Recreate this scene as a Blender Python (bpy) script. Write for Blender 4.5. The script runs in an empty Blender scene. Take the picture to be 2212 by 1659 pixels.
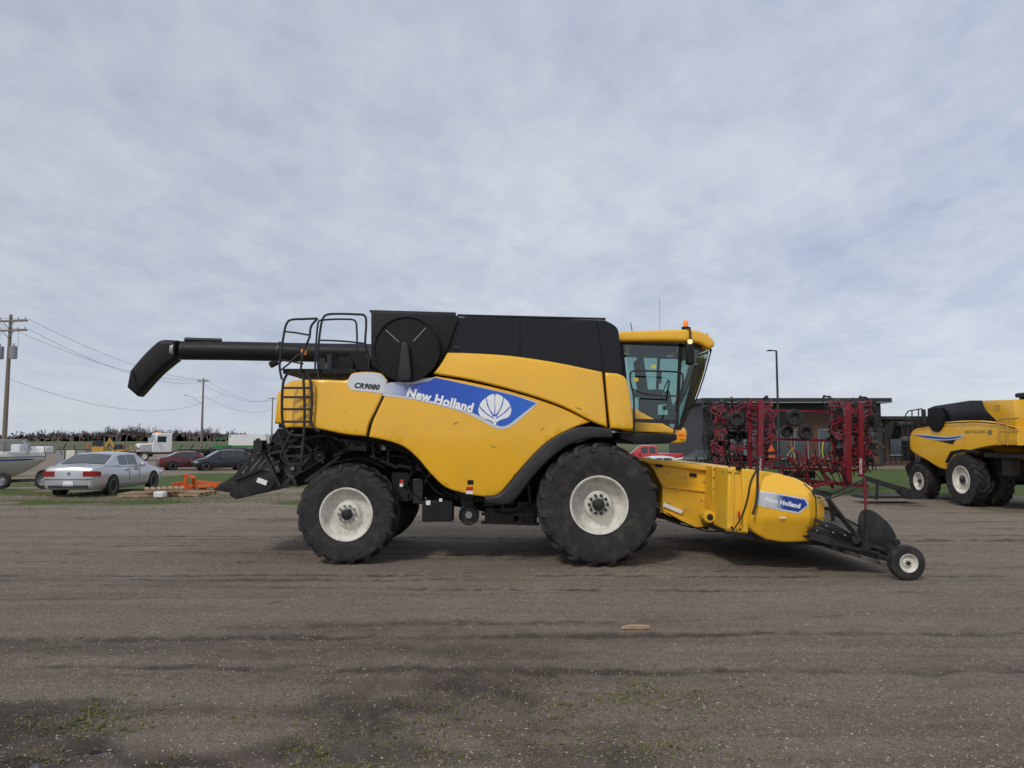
import bpy,bmesh,math,random
import numpy as np
from mathutils import Vector,Matrix
R=math.radians; PI=math.pi
random.seed(7); rnd=random.random; uni=random.uniform
S=bpy.context.scene; COL=S.collection
F=1533.0; CX=1106.0; CY=829.5; TH=math.atan(115.5/F); H=2.01
# ---------- camera geometry helpers (photo measurements -> metres) ----------
def ray(px,py):
    u=(px-CX)/F; v=(CY-py)/F
    return Vector((u,math.cos(TH)-v*math.sin(TH),math.sin(TH)+v*math.cos(TH)))
def P(px,py,Y):
    d=ray(px,py); t=Y/d.y
    return Vector((d.x*t,Y,H+d.z*t))
def PX(px,py,X):
    d=ray(px,py); t=X/d.x
    return Vector((X,d.y*t,H+d.z*t))
# ---------- ground shape ----------
def _h(ix,iy,s):
    n=(ix*374761393+iy*668265263+s*1274126177)&0xffffffff
    n=((n^(n>>13))*1274126177)&0xffffffff
    return ((n^(n>>16))&0xffff)/65535.0
def vn(x,y,s=0):
    x=np.asarray(x,float);y=np.asarray(y,float)
    ix=np.floor(x).astype(np.int64);iy=np.floor(y).astype(np.int64)
    fx=x-ix;fy=y-iy;fx=fx*fx*(3-2*fx);fy=fy*fy*(3-2*fy)
    a=_h(ix,iy,s);b=_h(ix+1,iy,s);c=_h(ix,iy+1,s);d=_h(ix+1,iy+1,s)
    return (a*(1-fx)+b*fx)*(1-fy)+(c*(1-fx)+d*fx)*fy
def fbm(x,y,o=4,s=0):
    t=0;a=.5;n=0
    for k in range(o):
        t=t+a*vn(x,y,s+k*17);n+=a;a*=.5;x=np.asarray(x)*2.03+5.1;y=np.asarray(y)*2.03+9.7
    return t/n
def ss(t): t=np.clip(t,0,1); return t*t*(3-2*t)
def dip(x,y):
    x=np.asarray(x,float);y=np.asarray(y,float)
    return -.58*np.maximum(ss((x-1)/6)*ss((y-18)/7),ss((y-27)/10))
RUTS=[(11.6,.06,.022,-.006),(12.1,.09,.03,.012),(12.45,.05,.02,.004),(12.9,.10,.026,-.014),(13.5,.07,.024,.020),(13.8,.12,.03,.004),(14.4,.07,.024,-.02),(14.9,.13,.03,.006),(15.6,.09,.03,.018),(16.1,.14,.03,-.012),(17.0,.13,.03,.012),(17.7,.16,.03,-.006),(18.8,.2,.03,.0),
      (11.0,.07,.018,.022),(10.5,.12,.022,-.025),(10.1,.06,.018,.012),(9.7,.10,.022,-.035),(9.15,.12,.022,.03),(8.5,.08,.016,.012),(7.95,.12,.020,.055),(7.2,.10,.014,.02),(6.4,.08,.012,-.05)]
PUD=[]
def relief(x,y):
    x=np.asarray(x,float);y=np.asarray(y,float)
    z=(fbm(x*1.1,y*1.6,4,3)-.5)*.05+(fbm(x*9,y*9,4,9)-.5)*.030
    mud=np.zeros_like(z);ch=vn(x*11,y*13,131);ch2=fbm(x*2.3,y*5,3,141)
    for i,(y0,w,d,sl) in enumerate(RUTS):
        yc=y0+sl*x+.5*(vn(x*.09+i*7.3,x*0+i,21)-.5)+.03*(vn(x*.8+i*3,x*0+i,23)-.5)
        amp=np.clip(vn(x*.17+i*3.3,x*0+i*2,33)*2.2-.6,0,1)*np.clip(ch2*2.4-.45,.15,1)
        g=np.exp(-((y-yc)/w)**2)
        ed=np.exp(-((y-yc-w*1.7)/(w*.6))**2)+np.exp(-((y-yc+w*1.7)/(w*.6))**2)
        z=z-d*g*amp+d*.45*ed*amp*ch*1.4+g*amp*.016*(ch-.5)
        mud=mud+g*amp*(.45+.7*ch)
    near=ss((7.8-y)/2.6)
    rough=fbm(x*.5+3,y*.8,4,41)
    left=np.clip(1.15-.26*(x+1.2),.15,1.25)
    mm=np.clip(rough*2.9-1.02,0,1)*near*left
    z=z+(fbm(x*6,y*7,4,55)-.5)*.22*np.clip(mm,0,1)
    mud=mud+mm*np.clip(.15+1.5*fbm(x*3,y*4,4,58),0,1.1)*.92
    mud=mud+np.clip(fbm(x*.22,y*1.3,5,71)*2.6-1.3,0,1)*.7*ss((11-y)/1)*np.clip(1.1-.18*(x+1),.35,1)
    mud=mud+np.clip(fbm(x*.10,y*2.2,5,77)*2.6-1.2,0,1)*.55*ss((y-11)/1)
    for (px_,py_,r_) in PUD:
        g=np.exp(-(((x-px_)/(r_*1.9))**2+((y-py_)/r_)**2)*.7)
        z=z-.05*g; mud=mud+g
    fade=ss((26-y)/6)*ss((y+2)/4)
    return z*fade,np.clip(mud,0,1)
def Gp(px,py,it=6):
    z=0
    for k in range(it):
        d=ray(px,py);t=(z-H)/d.z if d.z<-1e-5 else 1e4
        z=float(dip(d.x*t,d.y*t))
    return Vector((d.x*t,d.y*t,z))
PUD=[(Gp(405,1648).x,Gp(405,1648).y,.11),(Gp(205,1618).x,Gp(205,1618).y,.07),(Gp(60,1652).x,Gp(60,1652).y,.08)]
def gz(x,y): return float(dip(x,y)+relief(x,y)[0])
# ---------- materials ----------
M={}
def nt(name):
    m=bpy.data.materials.new(name);m.use_nodes=True
    n=m.node_tree.nodes;l=m.node_tree.links
    return m,n,l,n['Principled BSDF']
def mat(key,c,rough=.5,metal=0,var=.12,sc=4,bump=0,bsc=60,dirt=0,dc=(.16,.12,.09),coat=0,emit=0,dsc=2.5,stretch=(1,1,1),dlo=.48,dhi=.75,spec=.5):
    m,n,l,b=nt(key)
    tc=n.new('ShaderNodeTexCoord');mp=n.new('ShaderNodeMapping');mp.inputs['Scale'].default_value=stretch
    l.new(tc.outputs['Object'],mp.inputs[0])
    no=n.new('ShaderNodeTexNoise');no.inputs['Scale'].default_value=sc;no.inputs['Detail'].default_value=6
    l.new(mp.outputs[0],no.inputs['Vector'])
    mx=n.new('ShaderNodeMix');mx.data_type='RGBA'
    mx.inputs[6].default_value=(*[max(0,k*(1-var)) for k in c],1);mx.inputs[7].default_value=(*[min(1,k*(1+var)) for k in c],1)
    l.new(no.outputs['Fac'],mx.inputs[0]);out=mx.outputs[2]
    b.inputs['Specular IOR Level'].default_value=spec
    if dirt>0:
        n2=n.new('ShaderNodeTexNoise');n2.inputs['Scale'].default_value=dsc;n2.inputs['Detail'].default_value=9;n2.inputs['Roughness'].default_value=.7
        l.new(mp.outputs[0],n2.inputs['Vector'])
        mr=n.new('ShaderNodeMapRange');mr.inputs['From Min'].default_value=dlo;mr.inputs['From Max'].default_value=dhi;mr.inputs['To Max'].default_value=dirt
        l.new(n2.outputs['Fac'],mr.inputs['Value'])
        m2=n.new('ShaderNodeMix');m2.data_type='RGBA';l.new(mr.outputs[0],m2.inputs[0]);l.new(out,m2.inputs[6]);m2.inputs[7].default_value=(*dc,1)
        out=m2.outputs[2]
        ra=n.new('ShaderNodeMapRange');ra.inputs['To Min'].default_value=rough;ra.inputs['To Max'].default_value=min(1,rough+.4)
        l.new(mr.outputs[0],ra.inputs['Value']);l.new(ra.outputs[0],b.inputs['Roughness'])
    else: b.inputs['Roughness'].default_value=rough
    l.new(out,b.inputs['Base Color'])
    b.inputs['Metallic'].default_value=metal
    if coat: b.inputs['Coat Weight'].default_value=coat;b.inputs['Coat Roughness'].default_value=.08
    if emit: b.inputs['Emission Color'].default_value=(*c,1);b.inputs['Emission Strength'].default_value=emit
    if bump:
        n3=n.new('ShaderNodeTexNoise');n3.inputs['Scale'].default_value=bsc;n3.inputs['Detail'].default_value=4
        l.new(mp.outputs[0],n3.inputs['Vector'])
        bp=n.new('ShaderNodeBump');bp.inputs['Strength'].default_value=bump;bp.inputs['Distance'].default_value=.02
        l.new(n3.outputs['Fac'],bp.inputs['Height']);l.new(bp.outputs[0],b.inputs['Normal'])
    M[key]=m;return m
def glass(key,tint,k=.16,base=.05):
    m=bpy.data.materials.new(key);m.use_nodes=True;n=m.node_tree.nodes;l=m.node_tree.links
    for x in list(n): n.remove(x)
    o=n.new('ShaderNodeOutputMaterial');t=n.new('ShaderNodeBsdfTransparent');t.inputs[0].default_value=(*tint,1)
    g=n.new('ShaderNodeBsdfGlossy');g.inputs['Roughness'].default_value=.03;g.inputs[0].default_value=(.85,.95,.95,1)
    lw=n.new('ShaderNodeLayerWeight');lw.inputs['Blend'].default_value=k
    ad=n.new('ShaderNodeMath');ad.operation='ADD';ad.inputs[1].default_value=base;l.new(lw.outputs['Fresnel'],ad.inputs[0])
    mx=n.new('ShaderNodeMixShader');l.new(ad.outputs[0],mx.inputs[0]);l.new(t.outputs[0],mx.inputs[1]);l.new(g.outputs[0],mx.inputs[2]);l.new(mx.outputs[0],o.inputs[0])
    M[key]=m
mat('yellow',(.93,.50,.022),.24,var=.05,sc=1.2,dirt=.28,dc=(.52,.30,.07),dsc=1.6,coat=.6)
mat('yellow_dull',(.88,.51,.032),.40,var=.08,sc=3,dirt=.5,dc=(.42,.28,.09),dsc=3)
mat('black_plastic',(.012,.012,.013),.5,var=.2,sc=3,dirt=.35,dc=(.045,.040,.038),dsc=3,bump=.05,bsc=200,spec=.3)
mat('black_gloss',(.005,.005,.006),.25,var=.2,sc=2,dirt=.25,dc=(.025,.022,.022),dsc=2,spec=.4)
mat('black_steel',(.016,.016,.017),.42,var=.3,sc=5,dirt=.6,dc=(.08,.067,.055),dsc=4)
mat('dark_matte',(.010,.009,.009),.75,var=.3,sc=6,dirt=.5,dc=(.045,.036,.03),dsc=5,spec=.3)
mat('fender_grey',(.020,.020,.022),.55,var=.15,sc=5,dirt=.3,dc=(.07,.06,.052),bump=.06,bsc=300)
mat('rubber',(.018,.017,.017),.72,var=.2,sc=5,dirt=.8,dc=(.095,.078,.064),dsc=5,bump=.15,bsc=50)
mat('rim_white',(.76,.74,.66),.45,var=.05,sc=4,dirt=.8,dc=(.30,.22,.15),dsc=5,dlo=.45)
mat('steel',(.35,.34,.33),.4,metal=.7,var=.2,sc=8,dirt=.5,dc=(.12,.09,.06))
mat('white_paint',(.76,.76,.75),.35,var=.05,sc=2,dirt=.2,dc=(.4,.36,.3))
mat('decal_white',(.90,.90,.90),.4,var=.02)
mat('decal_silver',(.66,.68,.72),.35,var=.05)
mat('decal_black',(.01,.01,.012),.4)
mat('decal_dark_blue',(.02,.08,.30),.4)
mat('letter_grey',(.22,.17,.07),.5)
mat('decal_red',(.55,.03,.02),.4)
mat('orange_lens',(.9,.25,.02),.25,emit=.25)
mat('lamp_lit',(.9,.68,.38),.3,emit=.7)
mat('orange_steel',(.70,.12,.02),.5,var=.1,dirt=.4)
mat('red_lens',(.30,.01,.012),.18,coat=.5)
mat('maroon',(.19,.009,.018),.4,var=.2,sc=4,dirt=.3,dc=(.07,.03,.028),coat=.2)
mat('silver',(.52,.53,.54),.28,metal=.55,var=.04,coat=.4,dirt=.15,dc=(.3,.28,.25))
mat('car_maroon',(.11,.03,.035),.3,metal=.3,var=.05,coat=.4)
mat('car_dark',(.025,.03,.036),.3,metal=.3,var=.05,coat=.4)
mat('car_red',(.45,.012,.015),.28,metal=.1,var=.05,coat=.5)
mat('car_white',(.7,.72,.74),.3,var=.03,coat=.4)
mat('car_glass',(.03,.04,.045),.06,coat=.6,var=.1)
mat('clear_lamp',(.6,.62,.65),.1,metal=.4,coat=.5)
mat('wood',(.40,.28,.17),.8,var=.35,sc=12,bump=.2,stretch=(1,6,1))
mat('pole_wood',(.22,.175,.14),.85,var=.3,sc=6,bump=.3,stretch=(4,4,.4))
mat('grey_metal',(.30,.31,.33),.5,metal=.3,var=.1,dirt=.3)
mat('charcoal',(.026,.028,.031),.55,var=.1,sc=1)
mat('brown_clad',(.11,.055,.034),.6,var=.35,sc=3,stretch=(6,1,.3))
mat('glass_dark',(.05,.065,.075),.08,var=.2,coat=.5)
mat('boat_white',(.70,.68,.60),.3,var=.04,dirt=.25,dc=(.4,.36,.28),coat=.3)
mat('boat_blue',(.03,.07,.28),.3)
mat('green_paint',(.02,.18,.04),.4,dirt=.3)
mat('machine_yellow',(.55,.32,.04),.5,dirt=.6)
mat('twig',(.17,.12,.08),.9,var=.4,sc=30)
mat('hazy_bark',(.15,.12,.11),.95,var=.3,sc=.15)  # brown-grey lightened so distance haze is painted into the tree colour
mat('wire',(.05,.05,.055),.6)
mat('seat_cloth',(.03,.04,.05),.8)
mat('hose_yellow',(.7,.6,.05),.5)
mat('belt_rubber',(.022,.022,.022),.7,dirt=.5)
mat('scratch',(.25,.13,.03),.6)
mat('tyre_letter',(.06,.057,.055),.7)
glass('cab_glass',(.44,.62,.58),.22,.08)
glass('clear_glass',(.8,.85,.88),.2)
def grad(key,x0,x1,ca,cb,cc=None,x2=None):
    m,n,l,b=nt(key);g=n.new('ShaderNodeTexCoord');s=n.new('ShaderNodeSeparateXYZ');l.new(g.outputs['Object'],s.inputs[0])
    r=n.new('ShaderNodeMapRange');r.interpolation_type='SMOOTHSTEP';r.inputs['From Min'].default_value=x0;r.inputs['From Max'].default_value=x1;l.new(s.outputs[0],r.inputs['Value'])
    mx=n.new('ShaderNodeMix');mx.data_type='RGBA';mx.inputs[6].default_value=(*ca,1);mx.inputs[7].default_value=(*cb,1);l.new(r.outputs[0],mx.inputs[0]);o=mx.outputs[2]
    if cc:
        r2=n.new('ShaderNodeMapRange');r2.inputs['From Min'].default_value=x1;r2.inputs['From Max'].default_value=x2;l.new(s.outputs[0],r2.inputs['Value'])
        m2=n.new('ShaderNodeMix');m2.data_type='RGBA';m2.inputs[7].default_value=(*cc,1);l.new(o,m2.inputs[6]);l.new(r2.outputs[0],m2.inputs[0]);o=m2.outputs[2]
    l.new(o,b.inputs['Base Color'])
    b.inputs['Roughness'].default_value=.35;b.inputs['Coat Weight'].default_value=.3;M[key]=m
def screen_mat():
    m,n,l,b=nt('intake_screen');tc=n.new('ShaderNodeTexCoord')
    w=n.new('ShaderNodeTexVoronoi');w.inputs['Scale'].default_value=60;l.new(tc.outputs['Object'],w.inputs['Vector'])
    r=n.new('ShaderNodeMapRange');r.inputs['From Min'].default_value=.1;r.inputs['From Max'].default_value=.5;l.new(w.outputs['Distance'],r.inputs['Value'])
    mx=n.new('ShaderNodeMix');mx.data_type='RGBA';mx.inputs[6].default_value=(.003,.003,.003,1);mx.inputs[7].default_value=(.014,.014,.015,1);l.new(r.outputs[0],mx.inputs[0]);l.new(mx.outputs[2],b.inputs['Base Color'])
    b.inputs['Roughness'].default_value=.6;b.inputs['Specular IOR Level'].default_value=.25;M['intake_screen']=m
screen_mat()
# ---------- object helpers ----------
ORG={}
def thing(name,label,cat,loc=(0,0,0),rz=0,group=None,world=False):
    o=bpy.data.objects.new(name,None);COL.objects.link(o);o.empty_display_size=.3
    o.location=loc;o.rotation_euler=(0,0,rz);o['label']=label;o['category']=cat
    if group:o['group']=group
    ORG[o.name]=Vector(loc) if world else Vector((0,0,0))
    return o
def tag(o,label,cat,group=None,kind=None):
    if label:o['label']=label
    if cat:o['category']=cat
    if group:o['group']=group
    if kind:o['kind']=kind
    return o
def finish(name,me,m,parent,sm=True,ang=35,bev=0):
    if isinstance(m,str):m=M[m]
    me.materials.append(m)
    if parent is not None:
        og=ORG[parent.name]
        if og.length>0: me.transform(Matrix.Translation(-og))
    if sm:
        me.shade_smooth();me.set_sharp_from_angle(angle=R(ang))
    me.update()
    o=bpy.data.objects.new(name,me);COL.objects.link(o)
    if parent is not None: o.parent=parent;ORG[o.name]=ORG[parent.name]
    else: ORG[o.name]=Vector((0,0,0))
    if bev:
        b=o.modifiers.new('edge','BEVEL');b.width=bev;b.segments=2;b.limit_method='ANGLE'
    return o
def frm(d):
    z=d.normalized();up=Vector((0,0,1)) if abs(z.z)<.95 else Vector((0,1,0))
    x=up.cross(z).normalized();y=z.cross(x);return x,y,z
class MB:
    def __init__(s): s.v=[];s.f=[]
    def add(s,vs,fs):
        b=len(s.v);s.v+=[tuple(v) for v in vs];s.f+=[tuple(b+i for i in f) for f in fs];return s
    def box(s,c,sz,rz=0,ry=0,rx=0):
        m=Matrix.Rotation(rz,3,'Z')@Matrix.Rotation(ry,3,'Y')@Matrix.Rotation(rx,3,'X');c=Vector(c)
        vs=[c+m@Vector((a*sz[0]/2,b*sz[1]/2,k*sz[2]/2)) for a in(-1,1) for b in(-1,1) for k in(-1,1)]
        return s.add(vs,[(0,1,3,2),(4,6,7,5),(0,4,5,1),(2,3,7,6),(0,2,6,4),(1,5,7,3)])
    def bar(s,p0,p1,w,h):
        p0=Vector(p0);p1=Vector(p1);x,y,z=frm(p1-p0)
        vs=[p+x*a*w/2+y*b*h/2 for p in(p0,p1) for a in(-1,1) for b in(-1,1)]
        return s.add(vs,[(0,2,3,1),(4,5,7,6),(0,1,5,4),(2,6,7,3),(0,4,6,2),(1,3,7,5)])
    def cyl(s,p0,p1,r0,r1=None,n=14):
        r1=r0 if r1 is None else r1
        p0=Vector(p0);p1=Vector(p1);x,y,z=frm(p1-p0);vs=[];fs=[]
        for p,r in((p0,r0),(p1,r1)):
            for i in range(n):
                a=2*PI*i/n;vs.append(p+(x*math.cos(a)+y*math.sin(a))*r)
        for i in range(n): j=(i+1)%n;fs.append((i,j,n+j,n+i))
        fs.append(tuple(range(n))[::-1]);fs.append(tuple(range(n,2*n)));return s.add(vs,fs)
    def tube(s,pts,r,n=7):
        pts=[Vector(p) for p in pts];vs=[];fs=[];N=len(pts);px=None
        for k,p in enumerate(pts):
            d=(pts[min(k+1,N-1)]-pts[max(k-1,0)])
            if d.length<1e-9:d=Vector((0,0,1))
            x,y,z=frm(d)
            if px is not None:
                x=(px-z*px.dot(z));x=x.normalized() if x.length>1e-6 else frm(d)[0];y=z.cross(x)
            px=x;rr=r[k] if isinstance(r,(list,tuple)) else r
            for i in range(n):
                a=2*PI*i/n;vs.append(p+(x*math.cos(a)+y*math.sin(a))*rr)
        for k in range(N-1):
            for i in range(n): j=(i+1)%n;fs.append((k*n+i,k*n+j,(k+1)*n+j,(k+1)*n+i))
        fs.append(tuple(range(n))[::-1]);fs.append(tuple(range((N-1)*n,N*n)));return s.add(vs,fs)
    def lathe(s,prof,c,n=32):
        c=Vector(c);vs=[];fs=[];N=len(prof)
        for r,a in prof:
            for i in range(n):
                t=2*PI*i/n;vs.append(c+Vector((r*math.cos(t),a,r*math.sin(t))))
        for k in range(N-1):
            for i in range(n): j=(i+1)%n;fs.append((k*n+i,k*n+j,(k+1)*n+j,(k+1)*n+i))
        return s.add(vs,fs)
    def prism(s,poly,y0,y1):
        n=len(poly);vs=[(x,y0,z) for x,z in poly]+[(x,y1,z) for x,z in poly]
        fs=[tuple(range(n)),tuple(range(n,2*n))[::-1]]+[(i,n+i,n+(i+1)%n,(i+1)%n) for i in range(n)]
        return s.add(vs,fs)
    def build(s,name,m,parent=None,sm=True,ang=35,bev=0,rec=True):
        me=bpy.data.meshes.new(name);me.from_pydata(s.v,[],s.f)
        if rec:
            bm=bmesh.new();bm.from_mesh(me);bmesh.ops.recalc_face_normals(bm,faces=bm.faces);bm.to_mesh(me);bm.free()
        return finish(name,me,m,parent,sm,ang,bev)
def each(name,m,par,fns,bev=0):
    for fn in fns:
        b=MB();fn(b);b.build(name,m,par,bev=bev)
def bars(name,m,par,lst,bev=0):
    for a,b,w,h in lst: MB().bar(a,b,w,h).build(name,m,par,bev=bev)
def spl(pts,n=5,closed=True):
    N=len(pts);out=[];V=[Vector((p[0],p[1])) for p in pts];C=[len(p)>2 for p in pts]
    rng=N if closed else N-1
    for i in range(rng):
        j=(i+1)%N;p0,p1=V[i],V[j]
        if C[i] and C[j]: out.append(tuple(p0));continue
        a=V[(i-1)%N] if closed or i>0 else p0;b=V[(j+1)%N] if closed or j<N-1 else p1
        m0=(p1-p0) if C[i] or (not closed and i==0) else (p1-a)/2
        m1=(p1-p0) if C[j] or (not closed and j==N-1) else (b-p0)/2
        L=(p1-p0).length
        if m0.length>L*1.2:m0=m0*(L*1.2/m0.length)
        if m1.length>L*1.2:m1=m1*(L*1.2/m1.length)
        for k in range(n):
            t=k/n;t2=t*t;t3=t2*t
            out.append(tuple(p0*(2*t3-3*t2+1)+m0*(t3-2*t2+t)+p1*(-2*t3+3*t2)+m1*(t3-t2)))
    if not closed: out.append(tuple(V[-1]))
    return out
def ccw(p):
    a=sum(p[i][0]*p[(i+1)%len(p)][1]-p[(i+1)%len(p)][0]*p[i][1] for i in range(len(p)))
    return p if a>0 else p[::-1]
def PL(pts,Y,n=5,sp=True):
    q=spl(pts,n) if sp else pts
    return ccw([(P(a[0],a[1],Y).x,P(a[0],a[1],Y).z) for a in q])
def T3(pts,Y,n=4): return [P(a,b,Y) for a,b in spl(pts,n,False)]
def inset(poly,d):
    n=len(poly);out=[]
    for i in range(n):
        a=Vector(poly[i-1]);b=Vector(poly[i]);c=Vector(poly[(i+1)%n])
        e1=(b-a);e2=(c-b)
        if e1.length<1e-7:e1=e2
        if e2.length<1e-7:e2=e1
        e1=e1.normalized();e2=e2.normalized();n1=Vector((-e1.y,e1.x));n2=Vector((-e2.y,e2.x))
        k=max(.4,1+n1.dot(n2));out.append(tuple(b+(n1+n2)/k*d))
    return out
def resamp(poly,L):
    out=[];n=len(poly)
    for i in range(n):
        a=Vector(poly[i]);b=Vector(poly[(i+1)%n]);k=max(1,int((b-a).length/L))
        if (b-a).length<1e-5: continue
        for t in range(k): out.append(tuple(a+(b-a)*t/k))
    return out
def bis(bm,x0,x1,z0,z1,step,ax='xz'):
    def cut(co,no): bmesh.ops.bisect_plane(bm,geom=bm.verts[:]+bm.edges[:]+bm.faces[:],dist=1e-5,plane_co=co,plane_no=no)
    if 'x' in ax:
        x=x0+step
        while x<x1: cut((x,0,0),(1,0,0));x+=step
    if 'z' in ax:
        z=z0+step
        while z<z1: cut((0,0,z),(0,0,1));z+=step
def slab(name,poly,m,par,y0,y1,Rr=.03,seg=3,step=.14,ang=40):
    cal=callable(y0);f=y0 if cal else (lambda x,z:y0)
    poly=ccw(list(poly));poly=resamp(poly,step if cal else 9)
    rings=[]
    for k in range(seg,-1,-1):
        a=k/seg*PI/2;pi=inset(poly,Rr*(1-math.cos(a))) if k else poly
        rings.append([(x,f(x,z)+Rr*(1-math.sin(a)),z) for x,z in pi])
    g=y1 if callable(y1) else (lambda x,z:y1)
    for k in range(0,seg+1):
        a=k/seg*PI/2;pi=inset(poly,Rr*(1-math.cos(a))) if k else poly
        rings.append([(x,g(x,z)-Rr*(1-math.sin(a)),z) for x,z in pi])
    bm=bmesh.new();RV=[[bm.verts.new(p) for p in r] for r in rings];n=len(poly)
    for k in range(len(RV)-1):
        for i in range(n):
            j=(i+1)%n
            try: bm.faces.new((RV[k][i],RV[k][j],RV[k+1][j],RV[k+1][i]))
            except Exception: pass
    bm.faces.new(RV[-1][::-1])
    b2=bmesh.new();fc=b2.faces.new([b2.verts.new((p[0],0,p[2])) for p in rings[0]])
    if cal:
        bmesh.ops.triangulate(b2,faces=[fc])
        xs=[p[0] for p in poly];zs=[p[1] for p in poly]
        bis(b2,min(xs),max(xs),min(zs),max(zs),step)
    for v in b2.verts: v.co.y=f(v.co.x,v.co.z)
    me2=bpy.data.meshes.new('t');b2.to_mesh(me2);b2.free();bm.from_mesh(me2);bpy.data.meshes.remove(me2)
    bmesh.ops.remove_doubles(bm,verts=bm.verts,dist=2e-5)
    bmesh.ops.recalc_face_normals(bm,faces=bm.faces)
    me=bpy.data.meshes.new(name);bm.to_mesh(me);bm.free()
    return finish(name,me,m,par,True,ang)
def decal(name,polys,m,par,f,off=.004,step=.14):
    bm=bmesh.new()
    for poly in polys:
        poly=ccw(list(poly));fc=bm.faces.new([bm.verts.new((x,0,z)) for x,z in poly])
    bmesh.ops.triangulate(bm,faces=bm.faces[:])
    xs=[v.co.x for v in bm.verts];zs=[v.co.z for v in bm.verts]
    if step: bis(bm,min(xs),max(xs),min(zs),max(zs),step)
    for v in bm.verts: v.co.y=f(v.co.x,v.co.z)-off
    me=bpy.data.meshes.new(name);bm.to_mesh(me);bm.free()
    return finish(name,me,m,par,True,60)
def text2d(s,bold=.0,shear=0,sp=1):
    c=bpy.data.curves.new('t','FONT');c.body=s;c.size=1;c.offset=bold;c.shear=shear;c.space_character=sp;c.resolution_u=3
    o=bpy.data.objects.new('t',c);COL.objects.link(o);dg=bpy.context.evaluated_depsgraph_get()
    me=bpy.data.meshes.new_from_object(o.evaluated_get(dg));bpy.data.objects.remove(o);bpy.data.curves.remove(c);return me
def text(name,s,m,par,a,b,hc,f,bold=.02,shear=0,step=0,sp=1):
    me=text2d(s,bold,shear,sp);xs=[v.co.x for v in me.vertices];zs=[v.co.y for v in me.vertices]
    x0,x1,z1=min(xs),max(xs),max(zs)
    a=Vector(a);b=Vector(b);u=(b-a);L=u.length;u=u/L;w=Vector((-u.y,u.x))
    bm=bmesh.new();bm.from_mesh(me);bpy.data.meshes.remove(me)
    for v in bm.verts:
        p=a+u*((v.co.x-x0)/(x1-x0)*L)+w*(v.co.y/z1*hc);v.co=(p.x,0,p.y)
    if step:
        xx=[v.co.x for v in bm.verts];bis(bm,min(xx),max(xx),0,0,step,'x')
    for v in bm.verts: v.co=f(v.co.x,v.co.z)
    me=bpy.data.meshes.new(name);bm.to_mesh(me);bm.free()
    return finish(name,me,m,par,False)
# ---------- wheels ----------
def tyre_mb(c,Rt,r,w,nl,side):
    mb=MB()
    prof=[(r*.98,.36*w),(r+.03,.44*w),((Rt+r)/2-.02,.5*w),(Rt*.90,.475*w),(Rt*.935,.43*w),(Rt*.95,.3*w),(Rt*.955,0)]
    if not nl: prof=[(r*.98,.36*w),(r*1.08,.46*w),((Rt+r)/2,.5*w),(Rt*.93,.46*w),(Rt*.985,.36*w),(Rt,.15*w),(Rt,0)]
    prof=prof+[(a,-b) for a,b in prof[-2::-1]]
    mb.lathe(prof,c,56 if Rt>.5 else 28);c=Vector(c)
    if nl:
        for sd in(-1,1):
            for i in range(nl):
                t0=2*PI*(i+(.5 if sd>0 else 0))/nl;vs=[];K=[(-.03,0,1.),(.15,.10,1.),(.33,.22,.998),(.44,.30,.985),(.49,.33,.93),(.505,.34,.86)]
                for k,(ax,sh,rr) in enumerate(K):
                    hw=(.026+.016*k/5)*Rt/.95
                    for q,(da,dr) in enumerate(((-1,-.07),(-.72,0),(.72,0),(1,-.07))):
                        rad=Rt*(rr+dr) if k<4 else Rt*rr
                        axx=ax*w if (k<4 or dr==0) else (ax-.03)*w
                        th=t0+sh*1.0+da*hw/Rt*1.3
                        vs.append(c+Vector((math.cos(th)*rad,sd*axx,math.sin(th)*rad)))
                fs=[]
                for k in range(5):
                    for q in range(3): a=k*4+q;fs.append((a,a+1,a+5,a+4))
                fs.append((0,3,2,1));fs.append((20,21,22,23));mb.add(vs,fs)
    return mb
def wheel(par,c,Rt,r,w,side=-1,nl=20,rm='rim_white',bolts=10,name='wheel'):
    c=Vector(c);o=ORG[par.name]
    e=bpy.data.objects.new(name,None);COL.objects.link(e);e.parent=par;e.location=(0,0,0);e.empty_display_size=.2;ORG[e.name]=o
    tyre_mb(c,Rt,r,w,nl,side).build('tyre','rubber',e,ang=28)
    s=side;y=lambda d:-s*d+s*w/2
    pr=[(r*.1,.6*w),(r*.9,.6*w),(r*.97,.85*w),(r*.97,.12*w),(r*1.05,.07*w),(r*1.055,.04*w),(r*1.04,.03*w),(r*.99,.035*w),(r*.965,.10*w),(r*.93,.13*w),(r*.905,.28*w),(r*.84,.36*w),(r*.60,.37*w),(r*.52,.33*w),(r*.47,.22*w),(r*.40,.20*w),(.01,.20*w)]
    mb=MB();mb.lathe([(a,y(b)) for a,b in pr],c,40 if Rt>.5 else 24);mb.build('rim',rm,e,ang=30)
    if bolts:
        mb=MB();mb.lathe([(r*.22,y(.20*w)),(r*.22,y(.10*w)),(r*.17,y(.08*w)),(r*.15,y(.03*w)),(r*.08,y(.02*w)),(.005,y(.02*w))],c,20);mb.build('hub','black_steel',e)
        for i in range(bolts):
            a=2*PI*i/bolts;p=c+Vector((math.cos(a)*r*.33,0,math.sin(a)*r*.33));MB().cyl(p+Vector((0,y(.21*w),0)),p+Vector((0,y(.13*w),0)),.025*r/.45,n=6).build('wheel_nut','black_steel' if Rt>.9 else 'steel',e)
    return e

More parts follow.
